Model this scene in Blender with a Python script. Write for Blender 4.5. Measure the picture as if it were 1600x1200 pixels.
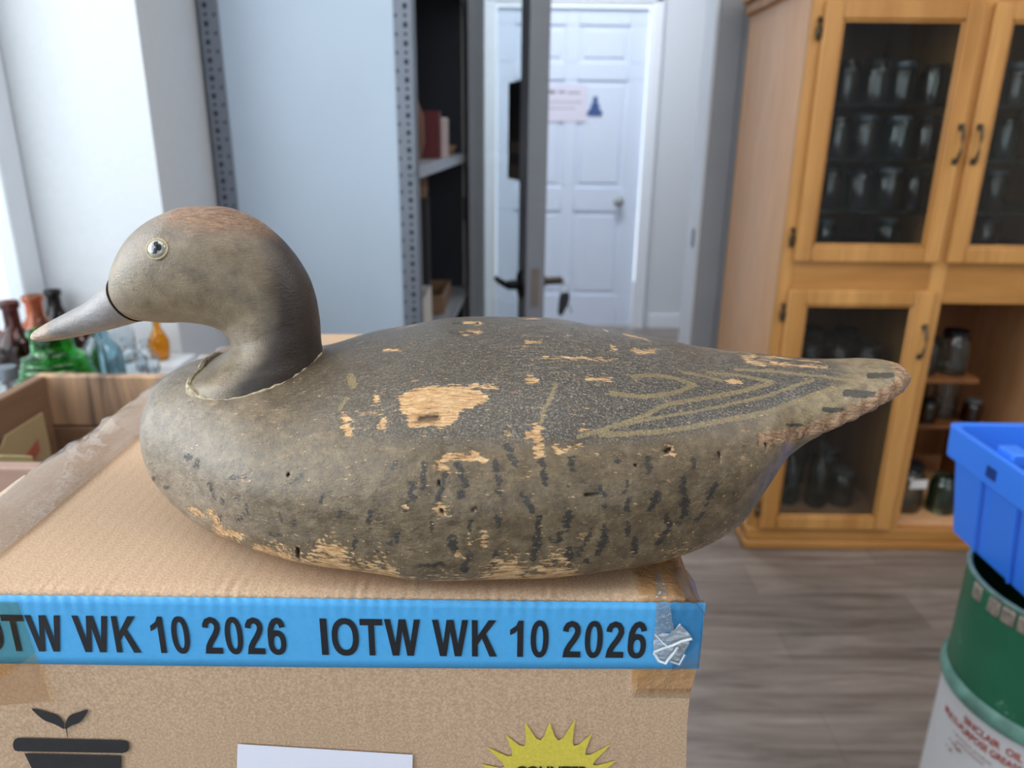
import bpy, bmesh, math, random
import numpy as np
from mathutils import Vector, Matrix
from mathutils.bvhtree import BVHTree
random.seed(7)
rng = np.random.default_rng(7)
for o in list(bpy.data.objects): bpy.data.objects.remove(o)
SC = bpy.context.scene
COL = SC.collection

# ------------------------------------------------------------------ camera
FPX = 1180.0
PITCH = math.radians(18.6); ROLL = math.radians(0.65)
CAM = np.array([0.0, 0.0, 1.33])
CM = np.array(Matrix.Rotation(math.pi/2-PITCH, 3, 'X') @ Matrix.Rotation(ROLL, 3, 'Z'))
cd = bpy.data.cameras.new('camera'); cam = bpy.data.objects.new('camera', cd); COL.objects.link(cam)
cam.matrix_world = Matrix.Translation(CAM.tolist()) @ Matrix(CM.tolist()).to_4x4()
cd.sensor_width = 36; cd.lens = 36*FPX/1600; cd.clip_start = .01; cd.clip_end = 60
cd.dof.use_dof = True; cd.dof.focus_distance = .345; cd.dof.aperture_fstop = 9.5
SC.camera = cam
SC.view_settings.view_transform = 'Standard'; SC.view_settings.look = 'None'
SC.view_settings.gamma = 1; SC.view_settings.use_curve_mapping = False
SC.view_settings.exposure = 0.0

# ------------------------------------------------------------------ world and daylight
W = bpy.data.worlds.new('sky'); SC.world = W; W.use_nodes = True
bg = W.node_tree.nodes['Background']; bg.inputs[0].default_value = (.80, .90, 1, 1); bg.inputs[1].default_value = 1.6
def area(name, loc, target, sx, sy, power, col):
    l = bpy.data.lights.new(name, 'AREA'); l.shape = 'RECTANGLE'; l.size = sx; l.size_y = sy
    l.energy = power; l.color = col
    o = bpy.data.objects.new(name, l); COL.objects.link(o); o.location = loc
    o.rotation_euler = (Vector(target)-Vector(loc)).to_track_quat('-Z', 'Y').to_euler()
    return o
area('window_daylight', (-1.50, -.02, 1.95), (-.15, .32, 1.1), 2.3, 1.8, 100, (.94, .97, 1.0))      # outside the side window
area('shopfront_daylight', (.7, -3.5, 1.9), (.5, 0, 1.1), 4.6, 2.2, 44, (.96, .98, 1.0))         # outside the shop front
area('ceiling_light_vestibule', (.4, 4.1, 2.93), (.4, 4.1, 0), 1.1, .5, 42, (.88, .93, 1.0))
area('ceiling_light_room', (.1, .45, 2.93), (.1, .45, 0), 1.2, 1.2, 15, (1.0, .97, .93))
area('ceiling_light_aisle', (1.9, .7, 2.93), (1.9, .7, 0), 1.2, 1.2, 24, (1.0, .97, .93))

# ------------------------------------------------------------------ pixel <-> place helpers
def at(x, y, ax, val):
    d = CM @ np.array([(x-800)/FPX, -(y-600)/FPX, -1.0]); t = (val-CAM[ax])/d[ax]
    return CAM + t*d
def pxd(x, y):
    return CM @ np.array([(x-800)/FPX, -(y-600)/FPX, -1.0])
def proj(P):
    q = (np.asarray(P)-CAM) @ CM
    return np.stack([800+FPX*q[..., 0]/-q[..., 2], 600-FPX*q[..., 1]/-q[..., 2]], -1)

# ------------------------------------------------------------------ materials
MATS = {}
def lin(c):
    c = [v/255 for v in c]
    return tuple(v/12.92 if v <= .04045 else ((v+.055)/1.055)**2.4 for v in c)
def mk(name):
    m = bpy.data.materials.new(name); m.use_nodes = True
    return m, m.node_tree.nodes, m.node_tree.links, m.node_tree.nodes['Principled BSDF']
def texco(nt, scale=(1, 1, 1), which='Object'):
    tc = nt.nodes.new('ShaderNodeTexCoord'); mp = nt.nodes.new('ShaderNodeMapping')
    mp.inputs['Scale'].default_value = scale; nt.links.new(tc.outputs[which], mp.inputs[0]); return mp
def noise(nt, mp, scale, detail=4, rough=.55, dist=0):
    n = nt.nodes.new('ShaderNodeTexNoise'); n.inputs['Scale'].default_value = scale
    n.inputs['Detail'].default_value = detail; n.inputs['Roughness'].default_value = rough
    n.inputs['Distortion'].default_value = dist; nt.links.new(mp.outputs[0], n.inputs['Vector']); return n
def ramp(nt, src, stops):
    r = nt.nodes.new('ShaderNodeValToRGB'); e = r.color_ramp.elements
    while len(e) < len(stops): e.new(.5)
    for k, (p, c) in enumerate(stops):
        e[k].position = p; e[k].color = (c[0], c[1], c[2], 1) if isinstance(c, tuple) else (c, c, c, 1)
    nt.links.new(src, r.inputs[0]); return r
def mix(nt, fac, a, b, mode='MIX'):
    n = nt.nodes.new('ShaderNodeMix'); n.data_type = 'RGBA'; n.blend_type = mode
    for v, i in ((fac, 0), (a, 6), (b, 7)):
        if isinstance(v, (int, float)): n.inputs[i].default_value = v if i == 0 else (v, v, v, 1)
        elif isinstance(v, tuple): n.inputs[i].default_value = (*v[:3], 1)
        else: nt.links.new(v, n.inputs[i])
    return n.outputs[2]
def mth(nt, op, a, b=None, clamp=False):
    n = nt.nodes.new('ShaderNodeMath'); n.operation = op; n.use_clamp = clamp
    for i, v in enumerate((a, b)):
        if v is None: continue
        if isinstance(v, (int, float)): n.inputs[i].default_value = v
        else: nt.links.new(v, n.inputs[i])
    return n.outputs[0]
def bump(nt, h, strength, dist, p, prev=None):
    b = nt.nodes.new('ShaderNodeBump'); b.inputs['Strength'].default_value = strength
    b.inputs['Distance'].default_value = dist; nt.links.new(h, b.inputs['Height'])
    if prev is not None: nt.links.new(prev.outputs[0], b.inputs['Normal'])
    nt.links.new(b.outputs[0], p.inputs['Normal']); return b
def M(name, rgb, rough=.5, metal=0, var=.12, scale=8, bmp=0, stretch=(1, 1, 1), emit=0, spec=.5, bdist=.002):
    if name in MATS: return MATS[name]
    m, N, L, p = mk(name); nt = m.node_tree; c = lin(rgb)
    mp = texco(nt, stretch); n = noise(nt, mp, scale)
    d = tuple(v*(1-var) for v in c); b = tuple(min(1, v*(1+var)) for v in c)
    r = ramp(nt, n.outputs[0], [(.3, d), (.7, b)])
    L.new(r.outputs[0], p.inputs['Base Color'])
    p.inputs['Roughness'].default_value = rough; p.inputs['Metallic'].default_value = metal
    p.inputs['Specular IOR Level'].default_value = spec
    if bmp: bump(nt, n.outputs[0], bmp, bdist, p)
    if emit:
        p.inputs['Emission Color'].default_value = (*c, 1); p.inputs['Emission Strength'].default_value = emit
    MATS[name] = m; return m
def wood(name, rgb1, rgb2, scale=6, stretch=(1, 1, .08), rough=.42, contrast=(.35, .65), bmp=.1):
    if name in MATS: return MATS[name]
    m, N, L, p = mk(name); nt = m.node_tree
    mp = texco(nt, stretch); n = noise(nt, mp, scale, 6, .6, .6); n2 = noise(nt, mp, scale*9, 3, .5)
    r = ramp(nt, n.outputs[0], [(contrast[0], lin(rgb1)), (contrast[1], lin(rgb2))])
    c = mix(nt, .22, r.outputs[0], ramp(nt, n2.outputs[0], [(.35, .55), (.6, 1.0)]).outputs[0], 'MULTIPLY')
    L.new(c, p.inputs['Base Color']); p.inputs['Roughness'].default_value = rough
    bump(nt, n2.outputs[0], bmp, .001, p)
    MATS[name] = m; return m
def glass_thin(name, tint, gloss=.12, rough=.02, opac=0.0, body=(.5, .5, .5), fres=.55, bmp=0):
    """a thin-walled pane or jar: see-through with a fresnel sheen"""
    if name in MATS: return MATS[name]
    m, N, L, p = mk(name); N.remove(p); out = N['Material Output']
    t = N.new('ShaderNodeBsdfTransparent'); t.inputs[0].default_value = (*tint, 1)
    g = N.new('ShaderNodeBsdfGlossy'); g.inputs['Roughness'].default_value = rough
    lw = N.new('ShaderNodeLayerWeight'); lw.inputs[0].default_value = .35
    mx = N.new('ShaderNodeMixShader')
    f = mth(m.node_tree, 'ADD', mth(m.node_tree, 'MULTIPLY', lw.outputs['Fresnel'], fres), gloss, True)
    L.new(f, mx.inputs[0]); L.new(t.outputs[0], mx.inputs[1]); L.new(g.outputs[0], mx.inputs[2])
    last = mx
    if bmp:
        n = noise(m.node_tree, texco(m.node_tree), bmp, 3); b = N.new('ShaderNodeBump'); b.inputs['Strength'].default_value = .8
        b.inputs['Distance'].default_value = .002; L.new(n.outputs[0], b.inputs['Height']); L.new(b.outputs[0], g.inputs['Normal'])
    if opac:
        d = N.new('ShaderNodeBsdfDiffuse'); d.inputs[0].default_value = (*body, 1)
        m2 = N.new('ShaderNodeMixShader'); m2.inputs[0].default_value = opac
        L.new(mx.outputs[0], m2.inputs[1]); L.new(d.outputs[0], m2.inputs[2]); last = m2
    L.new(last.outputs[0], out.inputs[0]); MATS[name] = m; return m

# ------------------------------------------------------------------ mesh helpers
class MB:
    def __init__(s): s.v = []; s.f = []; s.mi = []
    def add(s, vs, fs, mi=0):
        b = len(s.v); s.v += [tuple(map(float, v)) for v in vs]
        s.f += [tuple(i+b for i in f) for f in fs]; s.mi += [mi]*len(fs); return s
    def box(s, x0, x1, y0, y1, z0, z1, mi=0, xf=None):
        vs = [(x, y, z) for z in (z0, z1) for y in (y0, y1) for x in (x0, x1)]
        if xf: vs = [xf @ Vector(v) for v in vs]
        return s.add(vs, [(0, 2, 3, 1), (4, 5, 7, 6), (0, 1, 5, 4), (2, 6, 7, 3), (0, 4, 6, 2), (1, 3, 7, 5)], mi)
    def lathe(s, prof, n=32, c=(0, 0, 0), mi=0, a0=0, a1=2*math.pi):
        full = abs(a1-a0-2*math.pi) < 1e-6; k = n if full else n+1
        vs = []; fs = []
        for r, z in prof:
            for i in range(k):
                a = a0+(a1-a0)*i/n; vs.append((c[0]+r*math.cos(a), c[1]+r*math.sin(a), c[2]+z))
        for j in range(len(prof)-1):
            for i in range(n):
                i2 = (i+1) % k
                fs.append((j*k+i, j*k+i2, (j+1)*k+i2, (j+1)*k+i))
        return s.add(vs, fs, mi)
    def tube(s, pts, rad, n=10, mi=0, closed=False, flat=1.0):
        P = [Vector(p) for p in pts]; vs = []; m = len(P)
        for i, p in enumerate(P):
            t = (P[(i+1) % m] - P[i-1]) if closed else (P[min(i+1, m-1)]-P[max(i-1, 0)])
            t.normalize(); u = t.cross(Vector((0, 0, 1)))
            if u.length < 1e-3: u = t.cross(Vector((0, 1, 0)))
            u.normalize(); w = u.cross(t); r = rad[i] if hasattr(rad, '__len__') else rad
            for k in range(n):
                a = 2*math.pi*k/n; vs.append(p+u*math.cos(a)*r+w*math.sin(a)*r*flat)
        fs = []
        for i in range(m if closed else m-1):
            j = (i+1) % m
            for k in range(n): fs.append((i*n+k, i*n+(k+1) % n, j*n+(k+1) % n, j*n+k))
        if not closed: fs += [tuple(range(n))[::-1], tuple(range((m-1)*n, m*n))]
        return s.add(vs, fs, mi)
    def poly(s, pts, nrm, th, mi=0):
        """a flat outline given thickness along nrm"""
        n = len(pts); d = Vector(nrm)*th
        a = [Vector(p) for p in pts]; b = [p+d for p in a]
        fs = [tuple(range(n))[::-1], tuple(range(n, 2*n))]+[(i, (i+1) % n, n+(i+1) % n, n+i) for i in range(n)]
        return s.add(a+b, fs, mi)
    def build(s, name, mats, parent=None, bevel=0, smooth=True, loc=None, seg=2, angle=35):
        me = bpy.data.meshes.new(name); me.from_pydata(s.v, [], s.f); me.validate()
        mats = mats if isinstance(mats, (list, tuple)) else [mats]
        for m in mats: me.materials.append(m)
        if len(me.polygons) == len(s.mi): me.polygons.foreach_set('material_index', s.mi)
        bm = bmesh.new(); bm.from_mesh(me); bmesh.ops.recalc_face_normals(bm, faces=bm.faces); bm.to_mesh(me); bm.free()
        if smooth:
            me.polygons.foreach_set('use_smooth', [True]*len(me.polygons))
            me.set_sharp_from_angle(angle=math.radians(angle))
        o = bpy.data.objects.new(name, me); COL.objects.link(o)
        if bevel:
            b = o.modifiers.new('bevel', 'BEVEL'); b.width = bevel; b.segments = seg; b.limit_method = 'ANGLE'; b.angle_limit = math.radians(40)
        if parent: o.parent = parent
        if loc: o.location = loc
        return o
def tag(o, label=None, cat=None, group=None, kind=None):
    if label: o['label'] = label
    if cat: o['category'] = cat
    if group: o['group'] = group
    if kind: o['kind'] = kind
    return o
def empty(name, loc, rz=0):
    o = bpy.data.objects.new(name, None); COL.objects.link(o); o.location = loc; o.rotation_euler = (0, 0, rz)
    o.empty_display_size = .05; return o
def struct(o): o['kind'] = 'structure'; return o
def kids(o): return [c for c in bpy.data.objects if c.parent == o]
def copy_tree(o, parent=None):
    c = o.copy(); COL.objects.link(c); c.parent = parent
    for ch in kids(o): copy_tree(ch, c)
    return c
def text_geo(s, w=None, h=None, bold=0.0, depth=0):
    """lettering as flat triangles in the XY plane, lower-left corner at the origin"""
    cu = bpy.data.curves.new('t', 'FONT'); cu.body = s; cu.offset = bold; cu.resolution_u = 4
    ob = bpy.data.objects.new('t', cu); COL.objects.link(ob)
    dg = bpy.context.evaluated_depsgraph_get(); me = bpy.data.meshes.new_from_object(ob.evaluated_get(dg))
    v = np.array([p.co[:] for p in me.vertices]); f = [tuple(p.vertices) for p in me.polygons]
    bpy.data.objects.remove(ob); bpy.data.meshes.remove(me)
    v -= v.min(0); sz = v.max(0)
    if h: v[:, 1] *= h/sz[1]
    if w: v[:, 0] *= w/sz[0]
    elif h: v[:, 0] *= h/sz[1]
    return v, f
def pchip(x, y, q):
    x = np.asarray(x, float); y = np.asarray(y, float); q = np.asarray(q, float)
    h = np.diff(x); d = np.diff(y)/h; m = np.zeros_like(y)
    for i in range(1, len(x)-1):
        if d[i-1]*d[i] > 0:
            w1 = 2*h[i]+h[i-1]; w2 = h[i]+2*h[i-1]; m[i] = (w1+w2)/(w1/d[i-1]+w2/d[i])
    m[0] = d[0]; m[-1] = d[-1]
    k = np.clip(np.searchsorted(x, q)-1, 0, len(x)-2); t = (q-x[k])/h[k]
    return (2*t**3-3*t**2+1)*y[k]+(t**3-2*t**2+t)*h[k]*m[k]+(3*t**2-2*t**3)*y[k+1]+(t**3-t**2)*h[k]*m[k+1]
def catmull(x, Y, q):
    return np.stack([pchip(x, Y[:, j], q) for j in range(Y.shape[1])], -1)

# ================================================================== ROOM
WALL = M('painted_plaster', (218, 222, 227), .6, var=.02, scale=60, bmp=.15)
WHITE = M('white_gloss_paint', (236, 240, 246), .35, var=.015, scale=10)
GREYT = M('grey_painted_frame', (168, 170, 176), .45, var=.03, scale=10)
XW = -.73; XO = -1.06; CEIL = 3.0; YB = 3.0; YF = 5.25
def floor_mat():
    m, N, L, p = mk('grey_brown_vinyl_plank'); nt = m.node_tree
    tc = texco(nt, (1, 1, 1))
    br = N.new('ShaderNodeTexBrick'); br.offset = .37
    br.inputs['Scale'].default_value = 1; br.inputs['Brick Width'].default_value = 1.2; br.inputs['Row Height'].default_value = .165
    br.inputs['Mortar Size'].default_value = .0012; br.inputs['Color1'].default_value = (.35, .35, .35, 1)
    br.inputs['Color2'].default_value = (.75, .75, .75, 1); br.inputs['Mortar'].default_value = (.08, .08, .08, 1)
    L.new(tc.outputs[0], br.inputs[0])
    mp = texco(nt, (.6, 6, 1)); n = noise(nt, mp, 3.2, 7, .62, .8); n2 = noise(nt, mp, 16, 4, .6)
    c = ramp(nt, n.outputs[0], [(.28, lin((92, 82, 77))), (.5, lin((136, 124, 117))), (.75, lin((168, 155, 147)))]).outputs[0]
    c = mix(nt, .35, c, ramp(nt, n2.outputs[0], [(.35, .6), (.65, 1.0)]).outputs[0], 'MULTIPLY')
    c = mix(nt, .42, c, br.outputs[0], 'OVERLAY')
    L.new(c, p.inputs['Base Color']); p.inputs['Roughness'].default_value = .38
    bump(nt, n2.outputs[0], .08, .001, p)
    return m
struct(MB().box(-1.3, 4.2, -3.3, 7, -.1, 0).build('floor', floor_mat(), smooth=False))
struct(MB().box(-1.3, 4.2, -3.3, 5.4, CEIL, CEIL+.1).build('ceiling', WALL, smooth=False))
# left wall, pierced by the deep window
wl = MB(); S0 = .855
wl.box(XO-.1, XW, -3.2, 1.6, 0, S0-.03).box(XO-.1, XW, -3.2, 1.6, 2.55, CEIL)
wl.box(XO-.1, XW, -3.2, -.9, S0-.03, 2.55).box(XO-.1, XW, 1.6, YB, 0, CEIL)
struct(wl.build('wall_left', WALL, smooth=False))
struct(MB().box(XO+.005, XW+.035, -.895, 1.597, S0-.03, S0).build('trim_1', WHITE, bevel=.003))
win = empty('window_1', (XO+.03, .35, S0)); struct(win)
def wf(mb, *a): mb.box(*a)
fr = MB()
for (y0, y1, z0, z1) in ((-1.245, 1.245, 0, .06), (-1.245, 1.245, 1.63, 1.69), (-1.245, -1.175, .06, 1.63), (1.175, 1.245, .06, 1.63), (-.03, .03, .06, 1.63)):
    fr.box(-.025, .03, y0, y1, z0, z1)
fr.build('window_frame', M('white_vinyl', (224, 230, 238), .35, var=.02), win, bevel=.006)
MB().box(-.004, .0, -1.175, 1.175, .06, 1.63).build('pane', glass_thin('window_glass', (.96, .98, .98), .04), win, smooth=False)
# front (street) wall behind the camera
wf_ = MB(); wf_.box(-1.2, 4.2, -3.2, -3.05, 0, .5).box(-1.2, 4.2, -3.2, -3.05, 2.7, CEIL).box(-1.2, -1.0, -3.2, -3.05, .5, 2.7).box(2.8, 4.2, -3.2, -3.05, .5, 2.7)
struct(wf_.build('wall_front', WALL, smooth=False))
w2 = empty('window_2', (.9, -3.12, .5)); struct(w2)
fr = MB()
for x0, x1, z0, z1 in ((-1.9, 1.9, 0, .07), (-1.9, 1.9, 2.13, 2.2), (-1.9, -1.83, .07, 2.13), (1.83, 1.9, .07, 2.13), (-.04, .04, .07, 2.13), (-.98, -.92, .07, 2.13), (.92, .98, .07, 2.13)):
    fr.box(x0, x1, -.03, .03, z0, z1)
fr.build('window_frame', M('dark_alu', (70, 72, 78), .4, .6), w2, bevel=.004)
MB().box(-1.83, 1.83, -.003, .003, .07, 2.13).build('pane', MATS['window_glass'], w2, smooth=False)
struct(MB().box(3.6, 3.75, -3.2, 5.4, 0, CEIL).build('wall_right', M('right_wall_paint', (190, 180, 170), .7, var=.03), smooth=False))
# doorway wall
XJL, XJR = -.165, .715
wb = MB(); wb.box(XW, XJL-.035, YB, YB+.14, 0, CEIL).box(XJR+.10, 3.6, YB, YB+.14, 0, CEIL).box(XJL-.035, XJR+.10, YB, YB+.14, 2.32, CEIL)
struct(wb.build('wall_back', WALL, smooth=False))
tr = MB(); tr.box(XJL-.034, XJL-.0, YB-.015, YB+.145, 0, 2.32)
struct(tr.build('trim_2', M('pinkish_frame', (205, 196, 194), .5, var=.03), bevel=.003))
tr = MB(); tr.box(XJR, XJR+.012, YB-.02, YB+.155, 0, 2.32)
struct(tr.build('trim_3', WHITE, bevel=.002))
tr = MB(); tr.box(XJR+.0125, XJR+.098, YB-.03, YB+.14, 0, 2.32); tr.box(XJR+.098, XJR+.118, YB-.05, YB-.001, 0, 2.32)
struct(tr.build('trim_4', GREYT, bevel=.004))
st = MB().box(XJR-.003, XJR-.0005, YB+.02, YB+.05, .895, .965).build('strike_plate', M('dull_steel', (120, 122, 128), .4, .7)); st.parent = bpy.data.objects['trim_3']
# vestibule
vw = MB(); vw.box(-1.3, -.132-.07, YF, YF+.12, 0, CEIL).box(.886+.035, 4.2, YF, YF+.12, 0, CEIL).box(-.21, .93, YF, YF+.12, 2.10, CEIL)
struct(vw.build('wall_far', WALL, smooth=False))
struct(MB().box(-1.3, -1.18, YB+.14, YF, 0, CEIL).build('wall_vestibule', WALL, smooth=False))
struct(MB().box(.97, 3.6, YF-.014, YF-.0005, 0, .1).build('baseboard_far', WHITE, bevel=.003))
cs = MB()
def casing(mb, x0, x1, zt, w, y):
    mb.box(x0-w, x0, y-.025, y-.001, 0, zt+w).box(x1, x1+w, y-.025, y-.001, 0, zt+w).box(x0, x1, y-.025, y-.001, zt, zt+w)
    mb.box(x0-w+.008, x0-.02, y-.034, y-.024, 0, zt+w-.01).box(x1+.02, x1+w-.008, y-.034, y-.024, 0, zt+w-.01).box(x0-w+.01, x1+w-.01, y-.034, y-.024, zt+.02, zt+w-.01)
casing(cs, -.122, .848, 2.075, .085, YF)
struct(cs.build('trim_5', WHITE, bevel=.004))
# six-panel door
DX0, DX1 = -.118, .844
door = empty('door_1', (DX0, YF+.02, .01)); struct(door)
def panel_door(w, h):
    xs = [0, .115, w/2-.045, w/2+.045, w-.115, w]; zs = [0, .22, .80, .955, 1.63, 1.735, 1.955, h]
    b = MB(); b.box(0, w, .012, .035, 0, h)
    for i in range(5):
        for j in range(7):
            x0, x1, z0, z1 = xs[i], xs[i+1], zs[j], zs[j+1]
            if i in (1, 3) and j in (1, 3, 5):
                b.box(x0+.03, x1-.03, .004, .013, z0+.03, z1-.03)
            else: b.box(x0, x1, 0, .0125, z0, z1)
    return b
panel_door(DX1-DX0, 2.055).build('door_leaf', M('door_white', (222, 232, 248), .35, var=.012), door, bevel=.004)
kb = MB(); kb.lathe([(0, 0), (.03, 0), (.032, .006), (.012, .01), (.011, .03), (.024, .038), (.029, .05), (.026, .062), (.012, .069), (0, .07)], 24)
k = kb.build('door_knob', M('satin_nickel', (190, 188, 184), .22, .95, var=.03), door)
kp = at(968, 316, 1, YF-.03); k.location = (kp[0]-DX0, 0, kp[2]-.01); k.rotation_euler = (math.pi/2, 0, 0)

# paper notice and pictogram stuck on the door
def flat_text(lines, ox, oz, y, mb=None):
    """lettering standing in the XZ plane, facing -Y"""
    mb = mb or MB()
    for s, x, z, w, h, bold in lines:
        v, f = text_geo(s, w, h, bold)
        mb.add([(ox+x+a, y, oz+z+b) for a, b, _ in v], f)
    return mb
INK = M('black_ink', (28, 28, 34), .6, var=.2, scale=60)
pn = empty('paper_notice', (.09, YF+.0185, 1.385))
MB().box(0, .38, -.001, 0, 0, .225).build('sheet', M('notice_paper', (226, 222, 236), .7, var=.01), pn, smooth=False)
b = MB()
# the photograph shows only a blurred heading and two blurred lines: soft grey ruled strokes
for x0, x1, z0, h in ((.03, .17, .172, .018), (.19, .235, .176, .012), (.25, .33, .174, .008)): b.box(x0, x1, -.0016, -.0011, z0, z0+h)
b.build('heading', M('notice_dark_ink', (120, 122, 138), .7), pn, smooth=False)
b = MB()
for k_ in range(11): b.box(.03+k_*.029, .03+k_*.029+.02, -.0016, -.0011, .115, .126)
b.build('upper_text_line', M('notice_faint_ink', (178, 172, 184), .7), pn, smooth=False)
b = MB()
for k_ in range(8): b.box(.06+k_*.031, .06+k_*.031+.021, -.0016, -.0011, .078, .088)
b.build('lower_text_line', M('notice_faint_ink', (178, 172, 184), .7), pn, smooth=False)
tag(pn, 'white paper notice with a dark heading taped to the white panel door', 'notice')
pc = empty('washroom_pictogram', (.523, YF+.0185, 1.425))
b = MB()
b.poly([(-.045, 0, 0), (.045, 0, 0), (.05, 0, .02), (.03, 0, .045), (.024, 0, .078), (-.024, 0, .078), (-.03, 0, .045), (-.05, 0, .02)], (0, -1, 0), .002)
b.add([(.017*math.cos(a), -.0005, .10+.019*math.sin(a)) for a in np.linspace(0, 2*math.pi, 16, endpoint=False)], [tuple(range(16))])
b.add([(.017*math.cos(a), -.002, .10+.019*math.sin(a)) for a in np.linspace(0, 2*math.pi, 16, endpoint=False)], [tuple(range(16))])
b.build('figure', M('pictogram_blue', (66, 92, 150), .5), pc, smooth=False)
tag(pc, 'small blue figure pictogram on the white door beside the notice', 'sign')

# ------------------------------------------------------------------ open glass door seen edge on
gd = empty('door_2', (XJL+.005, YB-.03, .01)); struct(gd)
fx, fy = .068-(XJL+.005), 2.30-(YB-.03); LEN = math.hypot(fx, fy)
gd.rotation_euler = (0, 0, math.atan2(fy, fx))
ALU = M('grey_aluminium', (138, 142, 150), .42, .35, var=.04, scale=14)
b = MB(); T_ = .031
b.box(LEN-.075, LEN, -T_, T_, 0, 2.28)
b.build('free_stile', ALU, gd, bevel=.003)
MB().box(0, .06, -T_, T_, 0, 2.28).build('hinge_stile', ALU, gd, bevel=.003)
MB().box(.06, LEN-.075, -T_, T_, 0, .16).build('bottom_rail', ALU, gd, bevel=.003)
MB().box(.06, LEN-.075, -T_, T_, 2.19, 2.28).build('top_rail', ALU, gd, bevel=.003)
MB().box(.06, LEN-.075, -.003, .003, .16, 2.19).build('pane', glass_thin('door_glass', (.95, .98, .98), .02, fres=.12), gd, smooth=False)
BLK = M('black_metal', (22, 22, 24), .35, .6)
def lever(side):
    b = MB(); x = LEN-.038; z = .865; s = side
    prof = [(.0, 0), (.033, 0), (.031, .008), (.012, .011), (.011, .045), (.0, .045)]
    vs = MB().lathe(prof, 20)
    b.add([(x+v[0], s*(T_+v[2]), z+v[1]*1.35) for v in vs.v], vs.f)
    b.tube([(x+.005, s*(T_+.048), z), (x-.03, s*(T_+.05), z), (x-.07, s*(T_+.052), z+.001), (x-.115, s*(T_+.046), z)], [.010, .0095, .009, .008], 10, flat=1.1)
    return b
lever(-1).build('lever_handle', BLK, gd)
b = MB(); vs = MB().lathe([(0, 0), (.022, 0), (.021, .012), (.013, .014), (.013, .07), (0, .072)], 20)
b.add([(LEN-.038+v[0], T_+v[2], .872+v[1]) for v in vs.v], vs.f)
b.build('lock_cylinder', M('dark_bronze', (72, 68, 62), .4, .7), gd)
MB().box(LEN-.0005, LEN+.004, -.012, .012, .80, .92).build('latch_plate', M('worn_latch', (128, 118, 112), .5, .4), gd, bevel=.001)
for z in (.35, 1.03, 1.95):
    MB().box(-.012, .02, -.032, -.0225, z-.045, z+.045).build('hinge', M('hinge_dark', (52, 50, 52), .45, .5), gd, bevel=.003)
R = Matrix.Rotation(gd.rotation_euler[2], 4, 'Z'); G = Matrix.Translation(gd.location) @ R
# poster stuck to the glass, seen at a grazing angle
ps = MB(); ps.box(LEN-.26, LEN-.082, -.0055, -.0035, 1.17, 1.46, 0)
ps.box(LEN-.26, LEN-.082, -.0062, -.0056, 1.17, 1.215, 1); ps.box(LEN-.26, LEN-.082, -.0062, -.0056, 1.25, 1.285, 1)
o = ps.build('window_poster', [M('poster_black', (18, 18, 22), .5), M('poster_brown', (92, 80, 72), .6)], smooth=False)
o.matrix_world = G; tag(o, 'black and brown poster stuck on the glass of the open door', 'poster')
# keys hanging from the lock
kr = empty('key_bunch', G @ Vector((LEN-.038, T_+.078, .865)))
b = MB(); b.tube([(.004+.013*math.cos(a), 0, -.02+.016*math.sin(a)) for a in np.linspace(0, 2*math.pi, 20, endpoint=False)], .0011, 6, closed=True)
b.build('ring', M('key_steel', (160, 156, 148), .3, .9), kr)
b = MB(); b.box(-.0015, .0015, -.011, .011, -.012, .012).box(-.001, .001, -.004, .004, -.004, .004); b.build('key', MATS['key_steel'], kr, bevel=.001)
b = MB(); b.poly([(-.006, -.006, -.035), (.018, -.006, -.032), (.022, -.006, -.05), (.016, -.006, -.075), (.004, -.006, -.10), (-.006, -.006, -.112), (-.014, -.006, -.10), (-.012, -.006, -.055)], (0, 1, 0), .012)
b.build('fob', M('key_fob_black', (30, 30, 34), .5), kr, bevel=.002)
b = MB(); b.poly([(.012, -.001, -.06), (.016, -.001, -.06), (.032, -.001, -.098), (.028, -.001, -.10)], (0, 1, 0), .002)
b.build('key', MATS['key_steel'], kr)
tag(kr, 'bunch of keys with a black fob hanging from the glass door lock', 'keys')

# ================================================================== METAL SHELVING UNIT
SH = empty('metal_shelving_unit', (-.232, 1.87, 0), math.radians(-2.7))
GALV = M('grey_shelf_steel', (116, 122, 134), .45, .35, var=.05, scale=20)
PANEL = M('blue_grey_sheet_steel', (176, 190, 206), .42, .15, var=.03, scale=3)
SLEN = 1.12; SDEP = .49; SHT = 2.2
HOLE = M('slot_black', (14, 14, 16), .8)
def angle_post(name, x0, x1, y, inward, hw):
    """slotted angle post, front face at y, holes punched as dark recesses in relief"""
    b = MB(); b.box(x0, x1, y, y+.002, 0, SHT)
    xo = x1 if inward < 0 else x0
    b.box(min(xo, xo+inward*.002), max(xo, xo+inward*.002), y, y+.042, 0, SHT)
    z = .05
    while z < SHT-.03:
        xa = x0+(x1-x0)*hw[0]; xb = x0+(x1-x0)*hw[1]
        b.box(xa-.0045, xa+.0045, y-.0004, y-.0001, z-.0055, z+.0055, 1)
        b.box(xa-.003, xa+.003, y-.0004, y-.0001, z+.016, z+.023, 1)
        b.box(xb-.003, xb+.003, y-.0004, y-.0001, z+.016, z+.022, 1)
        z += .0385
    return b.build(name, [GALV, HOLE], SH, smooth=False)
angle_post('post', -SDEP, -SDEP+.045, -.003, 1, (.35, .8))
angle_post('post', -.044, -.001, -.003, -1, (.62, .12))
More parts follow.
